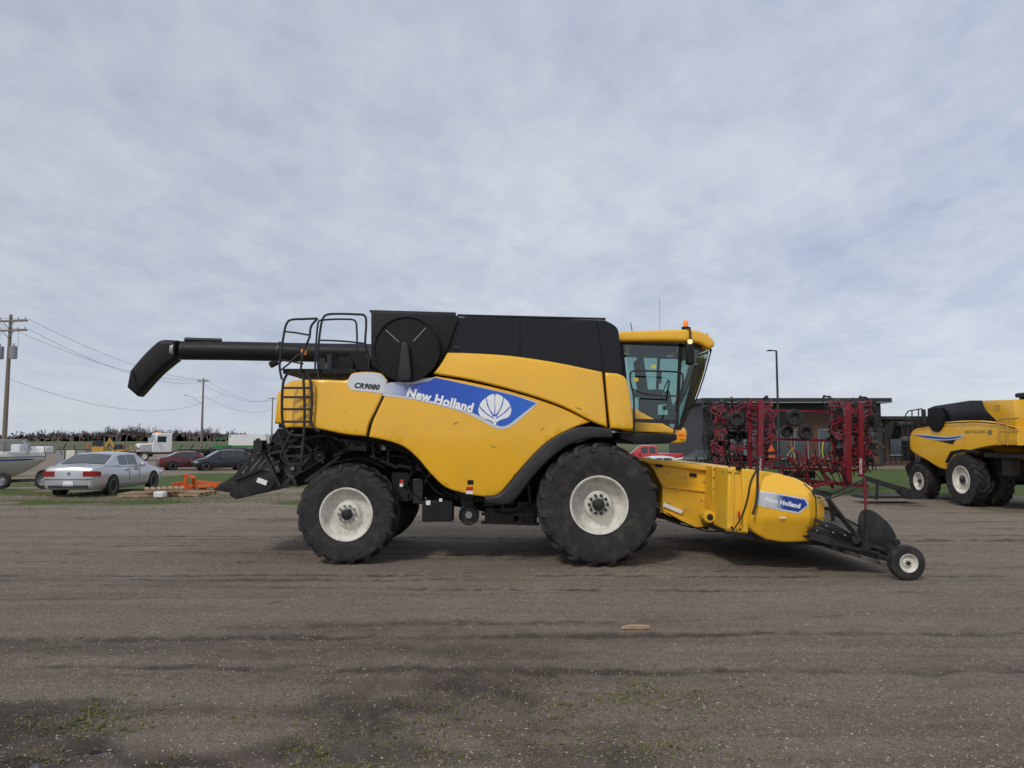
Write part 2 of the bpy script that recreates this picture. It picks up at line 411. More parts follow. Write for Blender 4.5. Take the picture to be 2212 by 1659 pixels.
# =====================================================================
# COMBINE (main subject)
# =====================================================================
YC=12.95
cb=thing('combine_harvester','large yellow and black combine harvester parked side-on in the middle of the gravel yard','combine harvester',(0,YC,0),world=True)
def ys(x,z):
    y=11.33+.065*(z-2.1)**2
    if x<-3.0: y+=.34*((-3.0-x)/.8)**2
    if x>1.6: y+=.10*((x-1.6)/.35)**2
    return y
def ysu(x,z): return ys(x,z)-.055+.05*max(0,(z-3.0))**2*5
BK=lambda d:(lambda x,z:ys(x,z)+d)
rp=PL([(613,824),(640,820),(700,820),(748,821),(760,807),(785,803),(822,806),(838,822,1),(829,852),(812,890),(800,915),(793,943,1),(745,938),(690,927),(640,923),(600,924),(592,915),(592,885),(598,850)],11.4)
slab('rear_side_panel',rp,'yellow',cb,ys,BK(.12),.035)
mp_=PL([(842,826),(880,831),(925,822),(940,812,1),(1020,826),(1120,850),(1210,880),(1276,912,1),(1235,926),(1180,957),(1130,1008),(1090,1056),(1072,1070),(1045,1073),(1000,1065),(962,1052),(930,1022),(905,992),(875,966),(840,953),(798,944,1),(806,912),(820,880),(834,848)],11.4)
slab('lower_side_panel',mp_,'yellow',cb,ys,BK(.12),.03)
up=PL([(966,761,1),(1010,762),(1100,768),(1200,783),(1300,804,1),(1305,860),(1310,924,1),(1277,911),(1210,877),(1120,847),(1020,822),(936,808,1),(952,786)],11.4)
slab('upper_side_panel',up,'yellow',cb,ysu,BK(.10),.035)
fp=PL([(1306,805,1),(1335,808),(1352,818),(1360,845),(1366,895),(1368,922),(1362,929),(1317,926,1),(1311,870)],11.4)
slab('front_side_panel',fp,'yellow',cb,ysu,BK(.25),.04)
dp=PL([(836,828,1),(880,831),(926,824),(940,816,1),(1000,829),(1100,852),(1158,871,1),(1122,899),(1098,917),(1078,920),(1050,906),(1010,887),(950,870),(890,858),(829,850,1)],11.4)
dw=PL([(836,828,1),(940,815,1),(1000,828),(1100,851),(1163,870,1),(1126,904),(1100,923),(1074,926),(1046,912),(1006,893),(948,876),(890,863),(827,855,1)],11.4)
decal('stripe_border',[dw],'decal_silver',cb,ys,.004)
grad('decal_blue',P(832,0,11.3).x,P(925,0,11.3).x,(.60,.63,.70),(.012,.065,.46),(.02,.14,.62),P(1150,0,11.3).x)
decal('brand_stripe',[dp],'decal_blue',cb,ys,.008)
bd=PL([(757,840),(754,820),(765,808),(788,805),(822,808),(836,823,1),(830,850,1),(790,846)],11.4)
decal('model_badge',[bd],'decal_silver',cb,ys,.005)
fy=lambda off:(lambda x,z:Vector((x,ys(x,z)-off,z)))
def q2(px,py,Y=11.35): p=P(px,py,Y);return (p.x,p.z)
text('model_lettering','CR9080','decal_black',cb,q2(765,837),q2(820,842),.085,fy(.009),.045,.25,.1,1.08)
text('brand_lettering','New Holland','decal_white',cb,q2(878,856),q2(1020,891),.150,fy(.014),.046,0,.1,1.06)
def petals(cx,cy,s,Y):
    A=[[(1.2,-34),(11,-33),(18.5,-28,1),(15,-13),(9.5,0),(1.2,11,1)],[(20,-27,1),(29,-19),(34,-10,1),(26,-1),(15,9),(3,16,1),(11,2),(17.5,-12)],[(35,-8,1),(36,4),(31,14),(24,18),(14,21),(3,27,1),(4,19),(16,11),(28,1)]]
    out=[]
    for k in(-1,1):
        for a in A: out.append(PL([(cx+k*p[0]*s,cy+p[1]*s)+tuple(p[2:]) for p in a],Y))
    out.append(PL([(cx-3*s,cy+14*s,1),(cx+3*s,cy+14*s,1),(cx+3*s,cy+33*s,1),(cx-3*s,cy+33*s,1)],Y))
    return out
decal('leaf_emblem',petals(1069,886,.98,11.35),'decal_white',cb,ys,.012)
for (a,b,w,h,mm) in ((1016,1042,13,10,'decal_black'),(1014,1056,15,8,'decal_red'),(1014,1064,15,7,'decal_white')):
    decal('warning_label',[[q2(a-w/2,b-h/2),q2(a+w/2,b-h/2),q2(a+w/2,b+h/2),q2(a-w/2,b+h/2)]],mm,cb,ys,.005,0)
for (a,b,c,d) in ((980,916,990,910),(1168,930,1176,922),(960,1042,967,1046),(1243,880,1256,884),(1060,962,1072,966),(745,886,748,894)):
    decal('scratch',[[q2(a,b),q2(c,d),q2(c,d+1.6),q2(a,b+1.6)]],'scratch',cb,ys if b>900 or a<800 else ysu,.004,0)
MB().tube([Vector((P(a,b,11.4).x,ys(P(a,b,11.4).x,P(a,b,11.4).z)+.02,P(a,b,11.4).z)) for a,b in spl([(840,825),(832,850),(816,885),(803,912),(795,943)],4,False)],.018).build('panel_gap','dark_matte',cb)
MB().tube([Vector((P(a,b,11.4).x,11.40,P(a,b,11.4).z)) for a,b in spl([(1303,804),(1308,860),(1313,926)],4,False)],.022).build('panel_gap','dark_matte',cb)
slab('body_core',PL([(606,924,1),(612,840,1),(760,824,1),(830,780,1),(1320,800,1),(1330,930,1),(1270,934,1),(1180,985,1),(1100,1068,1),(1040,1062,1),(950,1040,1),(890,985,1),(800,950,1)],11.75),'dark_matte',cb,11.62,14.2,.03)
slab('far_side_panel',PL([(613,824),(760,815),(960,765),(1300,800),(1360,850),(1366,925),(1276,920),(1180,957),(1072,1068),(962,1050),(875,966),(745,938),(596,920),(598,850)],11.9),'yellow',cb,14.2,14.5,.05)
slab('rear_hood',PL([(594,915,1),(600,850,1),(620,829,1),(755,826,1),(800,850,1),(790,930,1),(700,922,1)],11.65),'yellow',cb,11.58,14.25,.06)
slab('front_fender',PL([(1276,921,1),(1320,925,1),(1324,946,1),(1274,948),(1232,960),(1188,992),(1148,1034),(1118,1074),(1092,1090),(1050,1086,1),(1046,1072,1),(1074,1069),(1094,1053),(1132,1006),(1181,956),(1235,926)],11.3),'fender_grey',cb,11.24,12.05,.035)
tk=slab('grain_tank',PL([(985,681,1),(1308,691,1),(1328,702),(1337,716),(1345,815,1),(1300,822,1),(940,815,1),(960,765,1)],11.65),'black_gloss',cb,lambda x,z:11.64+.03*max(0,z-3.3)**2,14.2,.04,step=.2)
bars('tank_seam','dark_matte',tk,[(P(a,692,11.645),P(a+(0 if a<1200 else 14),800,11.635),.014,.03) for a in(1123,1290)])
bars('tank_rim','black_plastic',tk,[(P(988,681,11.7)+Vector((0,d,0)),P(1308,689,11.7)+Vector((0,d,0)),.05,.03) for d in(0,2.4)])
MB().box(P(987,751,11.62),(.10,.05,.05)).build('latch','black_steel',tk)
MB().box(P(1030,792,11.62),(.05,.03,.03)).build('latch','black_steel',tk)
eh=slab('engine_housing',PL([(802,672,1),(983,677,1),(990,690,1),(972,745,1),(950,800,1),(900,828),(850,826),(802,790,1)],11.6),'black_plastic',cb,11.56,14.2,.03)
MB().box(P(892,675,11.6),(1.42,.06,.035),ry=.028).build('housing_rim','black_steel',eh)
fc=P(880,755,11.4);fr=.535
mb=MB();mb.lathe([(fr,.35),(fr,.01),(fr*.985,-.012),(fr*.955,-.012),(fr*.945,.012),(fr*.5,.006),(.02,.0)],(fc.x,11.30,fc.z),56);fs_=mb.build('rotary_screen','intake_screen',cb)
for a in(48,138,228,318):
    t=R(a);mb=MB()
    r0=fr*.30;r1=fr*.85;mb.bar((fc.x+r0*math.cos(t),11.303,fc.z+r0*math.sin(t)),(fc.x+r1*math.cos(t),11.306,fc.z+r1*math.sin(t)),.007,.012)
    mb.build('screen_spoke','fender_grey' if a>200 else 'grey_metal',fs_)
slab('screen_arm',PL([(868,745),(875,739),(882,745),(889,815,1),(884,823,1),(864,823,1),(860,815,1)],11.25),'fender_grey',cb,11.2,11.275,.02)
each('air_cleaner','black_plastic',cb,[lambda m:m.cyl(P(742,790,11.9),P(742,790,11.9)+Vector((.0,.9,0)),.16,n=20),lambda m:m.cyl(P(772,785,12.0),P(772,785,12.0)+Vector((0,1.2,0)),.20,n=20)])
each('engine_deck','black_plastic',cb,[lambda m:m.box(P(720,812,12.5),(1.2,1.8,.08))])
each('exhaust_pipe','black_steel',cb,[lambda m:m.cyl(P(715,812,12.6),P(715,765,12.6),.07)])
au=MB();YA=14.55
au.tube([P(800,763,YA),P(700,762,YA),P(600,760,YA),P(500,758,YA),P(395,757,YA)],.195,20)
auo=au.build('unloading_auger','black_plastic',cb)
MB().tube([P(478,736,YA),P(400,734,YA)],.05,8).build('auger_brace','black_plastic',auo)
MB().cyl(P(383,757,YA),P(376,757,YA),.208,n=22).build('auger_clamp','grey_metal',auo)
MB().cyl(P(604,760,YA),P(608,760,YA),.212,n=22).build('auger_flange','black_steel',auo)
sp_=slab('auger_spout',PL([(390,737,1),(358,736),(344,743),(316,770),(289,802,1),(282,838,1),(304,857,1),(345,812),(368,792),(386,778,1)],YA),'black_plastic',cb,YA-.19,YA+.19,.09)
MB().tube([P(287,803,YA-.2),P(291,822,YA-.2),P(305,855,YA-.2)],.012).build('spout_edge','dark_matte',sp_)
each('auger_bracket','black_steel',cb,[lambda m:m.box(P(700,790,YA),(.12,.3,.5))])
each('work_lamp','black_plastic',cb,[lambda m:m.cyl(P(599,783,YA-.2),P(585,788,YA-.3),.05,.07)])
Y1=11.55;r_=.019
hr=MB()
hr.tube(T3([(609,820),(604,790),(612,730),(618,702),(628,691),(660,689),(686,688)],Y1),r_)
hr.tube(T3([(686,688),(672,705),(668,730),(654,765),(648,818)],Y1),r_)
for a,b,c in((614,668,716),(609,662,745),(606,655,778)): hr.tube([P(a,c,Y1),P((a+b)/2,c+3,Y1),P(b,c+8,Y1)],r_*.8)
hr.tube(T3([(606,800),(625,785),(640,770),(658,760)],Y1),r_*.8)
hr.build('ladder_handrail','black_steel',cb)
hr=MB()
hr.tube(T3([(688,818),(687,760),(694,700),(702,682),(722,678),(770,679),(788,682),(791,700),(789,745),(797,775),(795,815)],Y1),r_)
hr.tube(T3([(690,735),(740,737),(790,742)],Y1),r_*.8)
hr.build('deck_handrail','black_steel',cb)
MB().tube(T3([(680,818),(682,760),(686,705),(692,692),(760,690),(770,700),(772,810)],Y1+1.9),r_).build('deck_handrail','black_steel',cb)
ld=MB();Y2=11.28
ld.tube(T3([(621,806),(612,826),(609,870),(611,915),(622,934),(631,940)],Y2),.022);ld.tube(T3([(662,806),(672,828),(674,870),(672,905),(676,922),(690,932)],Y2),.022)
ld.tube(T3([(655,806),(658,880),(656,940),(650,1002)],Y2),.022);ld.tube(T3([(634,930),(628,935),(606,985)],Y2),.018)
for a,b,c in((613,672,838),(611,672,858),(611,672,884),(613,672,911),(634,655,940),(622,653,965),(612,651,985)): ld.bar(P(a,c,Y2),P(b,c,Y2),.04,.035)
ld.tube(T3([(606,985),(622,1003),(650,1002)],Y2),.018)
ld.build('rear_ladder','black_steel',cb)
p=P(656,766,11.6);MB().cyl(p,p+Vector((0,0,.09)),.045,.04).build('marker_lamp','orange_lens',cb)
zf=.962;zr=.79
wf=P(1295,1094,11.1);wr=P(748,1112,11.4)
wheel(cb,(wf.x,11.1+.42,zf),.965,.435,.84,-1,19,name='front_wheel')
wheel(cb,(wf.x,14.8-.42,zf),.965,.435,.84,1,19,name='front_wheel')
wheel(cb,(wr.x,11.36+.27,zr),.80,.405,.54,-1,18,name='rear_wheel')
wheel(cb,(wr.x,14.45-.27,zr),.80,.405,.54,1,18,name='rear_wheel')
def arc_text(s,c,zc,rad,h,a0,a1,par,m,yo):
    me=text2d(s,.02);xs=[v.co.x for v in me.vertices];zs=[v.co.y for v in me.vertices];X0,X1,Z1=min(xs),max(xs),max(zs)
    for v in me.vertices:
        t=a0+(a1-a0)*(v.co.x-X0)/(X1-X0);r=rad+v.co.y/Z1*h;v.co=(c+math.cos(t)*r,yo,zc+math.sin(t)*r)
    return finish('sidewall_lettering',me,m,par,False)
arc_text('GOODYEAR',wr.x,zr,.60,.06,R(160),R(100),cb,'tyre_letter',11.355)
MB().cyl((wf.x,11.8,zf),(wf.x,14.1,zf),.20,n=18).box((wf.x,YC,zf+.1),(.5,1.6,.5)).build('front_axle','black_steel',cb)
mb=MB();mb.cyl((wr.x,11.75,zr),(wr.x,14.15,zr),.11,n=14);mb.box((wr.x,YC,zr+.05),(.28,1.9,.26));mb.bar((wr.x,12.4,zr),(wr.x-.1,12.4,1.75),.25,.2);mb.bar((wr.x,13.5,zr),(wr.x-.1,13.5,1.75),.25,.2);mb.build('rear_axle','black_steel',cb)
slab('chassis_frame',PL([(700,938,1),(800,948,1),(1100,1000,1),(1320,940,1),(1350,1000,1),(1330,1060,1),(1165,1115,1),(1100,1128,1),(1050,1105,1),(1000,1095,1),(930,1085,1),(890,1030,1),(860,1012,1),(760,1006,1),(700,1010,1)],12.3),'dark_matte',cb,12.15,13.8,.03)
# --- rear chopper and spreader
sh_=slab('straw_hood',PL([(600,925,1),(700,927,1),(800,946,1),(792,972,1),(735,985,1),(700,1002,1),(668,1035,1),(640,1052,1),(612,1040,1),(598,1000,1),(575,975,1),(588,942,1)],12.0),'dark_matte',cb,12.0,14.0,.02)
ch=slab('straw_spreader',PL([(500,1040,1),(560,1012,1),(600,1022,1),(606,1034,1),(580,1062,1),(512,1078,1),(498,1070,1)],11.95),'black_steel',cb,11.9,14.0,.015)
slab('spreader_lip',PL([(458,1058,1),(512,1022,1),(524,1024,1),(500,1060,1),(494,1064,1)],11.95),'black_steel',ch,11.95,13.95,.008)
for k in range(7):
    y=11.93+.33*k;MB().bar(P(500,1040,11.9)+Vector((0,y-11.9,0)),P(562,962,11.9)+Vector((0,y-11.9,0)),.02,.07).build('deflector_fin','black_steel',ch)
bars('hood_strut','black_steel',sh_,[(P(a,b,11.86),P(c,d,11.86),w,.05) for a,b,c,d,w in((556,948,606,1050,.09),(545,985,625,972,.05),(505,1036,605,996,.05),(600,930,640,1050,.06),(612,1050,690,962,.05),(640,940,700,1000,.05),(575,962,700,940,.05),(560,1000,600,945,.05),(660,1040,735,985,.04),(700,940,792,966,.07),(720,985,800,950,.05))])
MB().box(P(566,1040,11.89),(.17,.012,.08),ry=.35).build('warning_label','decal_white',ch)
each('chopper_drive','black_steel',cb,[lambda m:m.box(P(562,963,11.85),(.14,.25,.18)),lambda m:m.lathe([(.15,.05),(.15,0),(.12,.02),(.05,.02),(.045,-.03),(.004,-.03)],P(632,1012,11.82),20),lambda m:m.lathe([(.09,.05),(.09,0),(.06,.02),(.004,.0)],P(690,985,11.82),18),lambda m:m.tube([P(632,994,11.82),P(690,975,11.82)],.012),lambda m:m.tube([P(634,1030,11.82),P(692,996,11.82)],.012),lambda m:m.box(P(770,962,11.8),(.36,.05,.16),ry=.12)])
MB().cyl(P(632,1012,11.77),P(632,1012,11.80),.03,n=10).build('drive_hub','steel',cb)
each('hydraulic_hose','black_plastic',cb,[(lambda m,k=k:m.tube(T3([(606+k*24,935+rnd()*10),(620+k*24+rnd()*20,955+rnd()*25),(640+k*24,942+rnd()*20),(655+k*24,960+rnd()*30)],11.78-rnd()*.06),.011)) for k in range(9)])
bars('frame_bracket','black_steel',cb,[(P(a,b,11.95),P(c,d,11.95),.045,.05) for a,b,c,d in((806,945,808,985),(840,958,838,1005),(905,1000,870,1050),(860,1005,910,1015),(985,1065,1060,1085),(1045,1090,1110,1085),(1060,1085,1065,1130),(1040,1128,1165,1132),(1120,1085,1125,1132),(1085,1088,1090,1130),(930,1020,900,1075),(1140,1040,1150,1130),(1110,1100,1165,1090),(800,985,860,1010),(880,1060,935,1090),(1040,1110,1160,1112))])
MB().cyl(P(828,950,11.82),P(828,972,11.82),.05,n=12).build('filter_canister','white_paint',cb)
MB().cyl(P(806,948,11.82),P(806,975,11.82),.035,n=12).build('filter_canister','black_steel',cb)
each('hydraulic_hose','black_plastic',cb,[lambda m:m.tube(T3([(790,1000),(850,985),(900,1000),(940,1060),(990,1080)],11.9),.02),lambda m:m.tube(T3([(960,1062),(1000,1078),(1045,1082),(1060,1076)],11.6),.014),lambda m:m.tube(T3([(860,960),(890,1010),(880,1050),(910,1080)],11.85),.016),lambda m:m.tube(T3([(1060,1095),(1090,1110),(1130,1100),(1165,1075)],11.85),.016),lambda m:m.tube(T3([(700,965),(760,975),(810,960),(850,975)],11.8),.014),lambda m:m.tube(T3([(720,1000),(780,990),(830,1010)],11.8),.014)])
MB().box(P(947,1102,11.85),(.50,.35,.34)).build('toolbox','black_plastic',cb,bev=.02)
for (a,b,mm,s_) in((925,1086,'decal_white',.07),(868,1040,'decal_red',.06),(952,1080,'decal_white',.05),(867,1048,'decal_white',.05)):
    MB().box(P(a,b,11.665),(s_,.01,s_)).build('warning_label',mm,cb)
p=P(1013,1112,11.7);MB().lathe([(.165,.12),(.17,.0),(.15,-.01),(.12,.02),(.07,.02),(.06,-.02),(.005,-.02)],p,26).build('drive_pulley','black_steel',cb)
MB().lathe([(.07,.02),(.055,-.05),(.004,-.05)],p,16).build('pulley_hub','steel',cb)
each('gear_casing','black_steel',cb,[lambda m:m.box(P(1010,1085,11.85),(.22,.2,.35)),lambda m:m.box(P(1080,1110,12.1),(.5,.3,.25)),lambda m:m.box(P(868,1050,12.2),(.30,.4,.5)),lambda m:m.box(P(905,1060,12.0),(.18,.3,.42)),lambda m:m.box(P(1140,1105,12.2),(.3,.4,.4))],bev=.02)
# cab
CYn=12.05;CYf=13.85
slab('cab_roof',PL([(1328,722,1),(1345,717),(1420,714),(1490,713),(1522,721),(1540,737),(1541,748),(1528,754),(1505,742),(1440,738),(1345,739,1),(1328,738,1)],CYn-.05),'yellow',cb,CYn-.13,CYf+.13,.05)
for dy in(0,CYf-CYn):
    o_=Vector((0,dy,0))
    bars('cab_pillar','black_plastic',cb,[(P(1337,738,CYn)+o_,P(1352,880,CYn)+o_,.12,.08),(P(1470,742,CYn)+o_,P(1462,925,CYn)+o_,.05,.05)])
    bars('cab_rail','black_plastic',cb,[(P(1337,741,CYn)+o_,P(1520,748,CYn)+o_,.05,.04),(P(1352,880,CYn)+o_,P(1458,930,CYn)+o_,.05,.05)])
door=PL([(1350,744,1),(1468,746,1),(1460,920,1),(1455,924,1),(1366,882,1)],CYn)
decal('side_window',[door],'cab_glass',cb,lambda x,z:CYn,0,0)
decal('side_window',[door],'cab_glass',cb,lambda x,z:CYf,0,0)
mb=MB();vs=[];fs=[];NT=16;NZ=8
zt=P(1470,748,CYn).z;zb=P(1462,925,CYn).z
for k in range(NZ+1):
    t=k/NZ;z=zt+(zb-zt)*t;xp=P(1470-8*t,748+177*t,CYn).x;a=.50*(1-t)**.9+.20+.04*math.sin(t*PI)
    for i in range(NT+1):
        u=PI*i/NT;vs.append((xp+a*math.sin(u)**.7,YC-.9*math.cos(u),z))
for k in range(NZ):
    for i in range(NT): q=k*(NT+1)+i;fs.append((q,q+1,q+NT+2,q+NT+1))
mb.add(vs,fs);mb.build('windscreen','cab_glass',cb,ang=80)
each('windscreen_seal','black_plastic',cb,[lambda m:m.tube([Vector(vs[i]) for i in range(NT+1)],.02),lambda m:m.tube([Vector(vs[NZ*(NT+1)+i]) for i in range(NT+1)],.025)])
MB().tube([Vector(vs[k*(NT+1)+5])+Vector((.02,-.02,0)) for k in range(0,NZ-1)],.012).build('wiper_blade','black_plastic',cb)
MB().add([(P(1340,742,CYn).x,CYn,P(1340,742,CYn).z),(P(1340,742,CYn).x,CYf,P(1340,742,CYn).z),(P(1352,882,CYn).x,CYf,P(1352,882,CYn).z),(P(1352,882,CYn).x,CYn,P(1352,882,CYn).z)],[(0,1,2,3)]).build('rear_window','cab_glass',cb)
slab('cab_base',PL([(1362,882,1),(1372,884,1),(1458,928,1),(1458,936,1),(1345,932,1),(1345,882,1)],CYn),'yellow',cb,CYn-.03,CYf,.02)
slab('cab_lower_front',PL([(1440,924,1),(1478,924),(1484,932),(1484,948),(1478,956),(1440,957,1)],CYn),'yellow',cb,CYn+.02,CYf-.02,.03)
each('turn_signal','orange_lens',cb,[lambda m:m.box(P(1472,936,CYn-.01),(.10,.05,.035)),lambda m:m.box(P(1474,946,CYn-.01),(.07,.05,.03))])
slab('cab_platform',PL([(1336,934,1),(1458,938,1),(1458,950,1),(1440,958,1),(1370,960,1),(1336,948,1)],11.6),'black_plastic',cb,11.45,13.9,.02)
mb=MB();mb.bar(P(1370,908,11.5),P(1462,912,11.5),.03,.06);mb.tube(T3([(1370,936),(1369,860),(1362,825),(1362,806),(1370,801),(1400,801),(1468,804),(1475,812),(1472,850),(1462,900),(1456,936)],11.5),.015)
mb.tube(T3([(1365,840),(1400,852),(1472,856)],11.5),.013);mb.build('platform_handrail','black_steel',cb)
mb=MB();mb.box(P(1400,850,12.9),(.45,.5,.12));mb.box(P(1384,815,12.9),(.12,.48,.65),ry=-.12);mb.box(P(1400,880,12.9),(.3,.35,.36));mb.box(P(1383,772,12.9),(.09,.28,.22));mb.build('operator_seat','seat_cloth',cb,bev=.03)
mb=MB();mb.bar(P(1452,905,12.95),P(1440,845,12.95),.09,.09);q=P(1438,842,12.95)
mb.tube([q+Vector((math.cos(t)*.06,math.sin(t)*.19,math.cos(t)*.17)) for t in [2*PI*i/16 for i in range(17)]],.015);mb.build('steering_column','black_plastic',cb)
each('control_console','black_plastic',cb,[lambda m:m.box(P(1410,864,12.4),(.42,.14,.16)),lambda m:m.box(P(1425,815,12.35),(.05,.14,.22)),lambda m:m.box(P(1410,905,12.7),(.7,.9,.12)),lambda m:m.box(P(1408,760,12.9),(.7,.9,.10))],bev=.02)
for a,b in((1412,792),(1374,820)): MB().box(P(a,b,12.04),(.08,.006,.06)).build('window_sticker','hose_yellow',cb)
for yy in(11.85,14.05):
    mo=MB().box(P(1490,762,yy),(.15,.10,.42)).build('mirror','black_plastic',cb,bev=.04)
    MB().tube([P(1484,712,12.1 if yy<13 else 13.8),P(1490,708,yy),P(1491,740,yy)],.018).build('mirror_arm','black_steel',mo)
p=P(1491,738,11.78);MB().cyl(p,p+Vector((0,.05,0)),.042,n=16).build('work_light','lamp_lit',cb)
p=P(1481,714,12.2);bo=MB().cyl(p,p+Vector((0,0,.06)),.07,n=16).build('beacon_base','black_plastic',cb)
bc=MB();bc.lathe([(.045,0),(.048,.05),(.045,.09),(.03,.115),(.003,.12)],(0,0,0),16);bc.v=[(x+p.x,z+p.y,y+p.z+.06) for x,y,z in bc.v];bc.build('beacon_lens','orange_lens',bo)
each('roof_light','steel',cb,[lambda m:m.box(P(1521,727,12.3),(.10,.16,.07)),lambda m:m.box(P(1532,742,12.4),(.06,.2,.09))])
each('antenna','wire',cb,[lambda m:m.tube([P(1366,718,12.3),P(1362,696,12.3)],.008),lambda m:m.tube([P(1425,714,12.8),P(1425,644,12.8)],.003,4)])
# feeder house
fh=slab('feeder_house',PL([(1412,1015,1),(1398,997,1),(1537,1014,1),(1538,1141,1),(1505,1140,1),(1432,1108,1),(1430,1050,1)],12.25),'yellow_dull',cb,12.24,13.7,.012)
slab('feeder_top_rail',PL([(1375,989,1),(1400,989,1),(1537,1008,1),(1537,1018,1),(1400,1001,1)],12.25),'yellow_dull',fh,12.16,12.26,.01)
bars('feeder_rib','yellow_dull',fh,[(P(1434,1050,12.22),P(1534,1062,12.22),.03,.03),(P(1434,1106,12.22),P(1508,1138,12.22),.05,.04),(P(1532,1016,12.22),P(1533,1138,12.22),.05,.04)])
each('slot_opening','dark_matte',fh,[lambda m:m.box(P(1424,1006,12.15),(.12,.03,.05),ry=.12),lambda m:m.box(P(1497,1026,12.23),(.12,.03,.055),ry=.12)])
each('feeder_bolt','steel',fh,[(lambda m,a=a,b=b:m.cyl(P(a,b,12.235),P(a,b,12.215),.014,n=8)) for a,b in((1445,1020),(1480,1030),(1520,1040),(1445,1085),(1480,1100),(1515,1120),(1515,1080),(1460,1060))])
MB().box(P(1453,1098,12.20),(.34,.01,.06),ry=.4).build('warning_label','decal_white',fh)
each('lift_cylinder','black_steel',cb,[lambda m:m.cyl(P(1395,1105,12.5),P(1470,1125,12.5),.055),lambda m:m.cyl(P(1470,1125,12.5),P(1530,1141,12.5),.03)])
each('hydraulic_hose','black_plastic',cb,[lambda m:m.tube(T3([(1400,1095),(1440,1122),(1500,1140),(1545,1135)],12.15),.014),lambda m:m.tube(T3([(1440,1108),(1480,1130),(1520,1146),(1560,1148)],12.1),.012)])

# =====================================================================
# PICKUP HEADER
# =====================================================================
hd=thing('pickup_header','yellow and black pickup header with white gauge wheel on the front of the nearer combine','header',(4.4,YC,0),world=True)
YH=10.75;YF=15.15
bf=slab('back_frame',PL([(1536,1010,1),(1590,1009,1),(1592,1148,1),(1562,1146,1),(1537,1141,1)],11.9),'yellow_dull',hd,11.75,14.1,.012)
slab('adapter_plate',PL([(1538,1008,1),(1560,1006,1),(1563,1030,1),(1558,1080,1),(1570,1120,1),(1560,1142,1),(1540,1140,1)],11.7),'yellow_dull',bf,11.68,11.72,.006)
bs=slab('back_sheet',PL([(1592,1010,1),(1636,1016,1),(1640,1030,1),(1628,1060,1),(1612,1152,1),(1567,1146,1),(1570,1012,1)],11.0),'yellow_dull',hd,YH+.18,YF-.1,.015)
bars('sheet_rib','yellow_dull',bs,[(P(1583,1014,10.92),P(1580,1144,10.92),.035,.04),(P(1606,1016,10.92),P(1598,1148,10.92),.03,.04),(P(1572,1016,10.92),P(1634,1022,10.92),.035,.04),(P(1570,1138,10.92),P(1612,1146,10.92),.04,.04)])
bars('frame_seam','dark_matte',bf,[(P(a,1012,11.67),P(a+2,1142,11.67),.008,.01) for a in(1548,)])
each('slot_opening','dark_matte',bf,[(lambda m,a=a,b=b,r=r:m.cyl(P(a,b,11.675),P(a,b,11.665),r,n=14)) for a,b,r in((1547,1022,.035),(1547,1042,.03),(1552,1068,.03),(1546,1090,.035))])
each('frame_bolt','black_steel',bf,[(lambda m,a=a,b=b:m.cyl(P(a,b,11.675),P(a,b,11.65),.014,n=8)) for a,b in((1543,1014),(1556,1018),(1542,1032),(1557,1036),(1543,1055),(1553,1056),(1543,1075),(1555,1082),(1551,1102),(1563,1118),(1546,1130),(1560,1134))])
MB().lathe([(.10,.3),(.10,0),(.08,-.02),(.05,-.02),(.045,.05),(.004,.05)],P(1533,1117,11.6),20).build('drive_coupling','yellow_dull',hd)
MB().lathe([(.055,.0),(.05,-.03),(.004,-.03)],P(1533,1117,11.6),14).build('coupling_shaft','black_steel',hd)
MB().box(P(1600,1012,10.9),(.14,.06,.05)).build('top_notch','dark_matte',hd)
def yh(x,z):
    y=YH-.14
    zc_=1.20-.10*(x-3.7)
    if z>zc_: y+=.75*(z-zc_)
    if z<.82: y+=.42*(.82-z)
    if x>4.40: y+=.55*(x-4.40)
    if x<3.72: y+=.6*(3.72-x)
    return y
sh=slab('end_shield',PL([(1624,1090),(1634,1052,1),(1655,1030,1),(1685,1024,1),(1722,1033,1),(1770,1060,1),(1784,1082,1),(1784,1140,1),(1779,1158),(1765,1168),(1700,1172),(1655,1166,1),(1628,1150,1),(1618,1130)],10.75),'yellow',hd,yh,YH+.25,.03,step=.05,ang=60)
slab('shield_back_flange',PL([(1600,1012,1),(1650,1018,1),(1690,1024,1),(1640,1048,1),(1624,1090,1),(1614,1150,1),(1604,1148,1),(1604,1080,1)],10.9),'yellow_dull',hd,10.86,10.95,.01)
yy_=lambda o:(lambda x,z:Vector((x,yh(x,z)-o,z)))
def qh(a,b): p=P(a,b,10.65);return (p.x,p.z)
bl=[(1638,1063,1),(1670,1067),(1735,1079,1),(1741,1090,1),(1722,1105,1),(1680,1097),(1636,1086,1)]
decal('badge_border',[PL([(1635,1060,1),(1670,1064),(1738,1076,1),(1745,1090,1),(1724,1109,1),(1680,1101),(1633,1090,1)],10.65)],'decal_silver',hd,yh,.006,.05)
grad('badge_blue',qh(1636,0)[0]-4.4,qh(1662,0)[0]-4.4,(.62,.64,.68),(.015,.05,.30))
decal('badge',[PL(bl,10.65)],'badge_blue',hd,yh,.011,.05)
text('badge_lettering','New Holland','decal_white',hd,qh(1650,1082),qh(1725,1097),.068,yy_(.016),.045,0,.05,1.05)
MB().tube([Vector((P(a,b,10.65).x,yh(P(a,b,10.65).x,P(a,b,10.65).z)-.002,P(a,b,10.65).z)) for a,b in spl([(1742,1046),(1762,1070),(1764,1120),(1760,1168)],6,False)],.009).build('shield_seam','dark_matte',sh)
p=P(1768,1074,10.7);MB().cyl(p,p-Vector((0,.09,0)),.014).build('shield_latch','steel',sh)
MB().box(P(1690,1118,10.585),(.09,.006,.02)).build('warning_label','decal_white',sh)
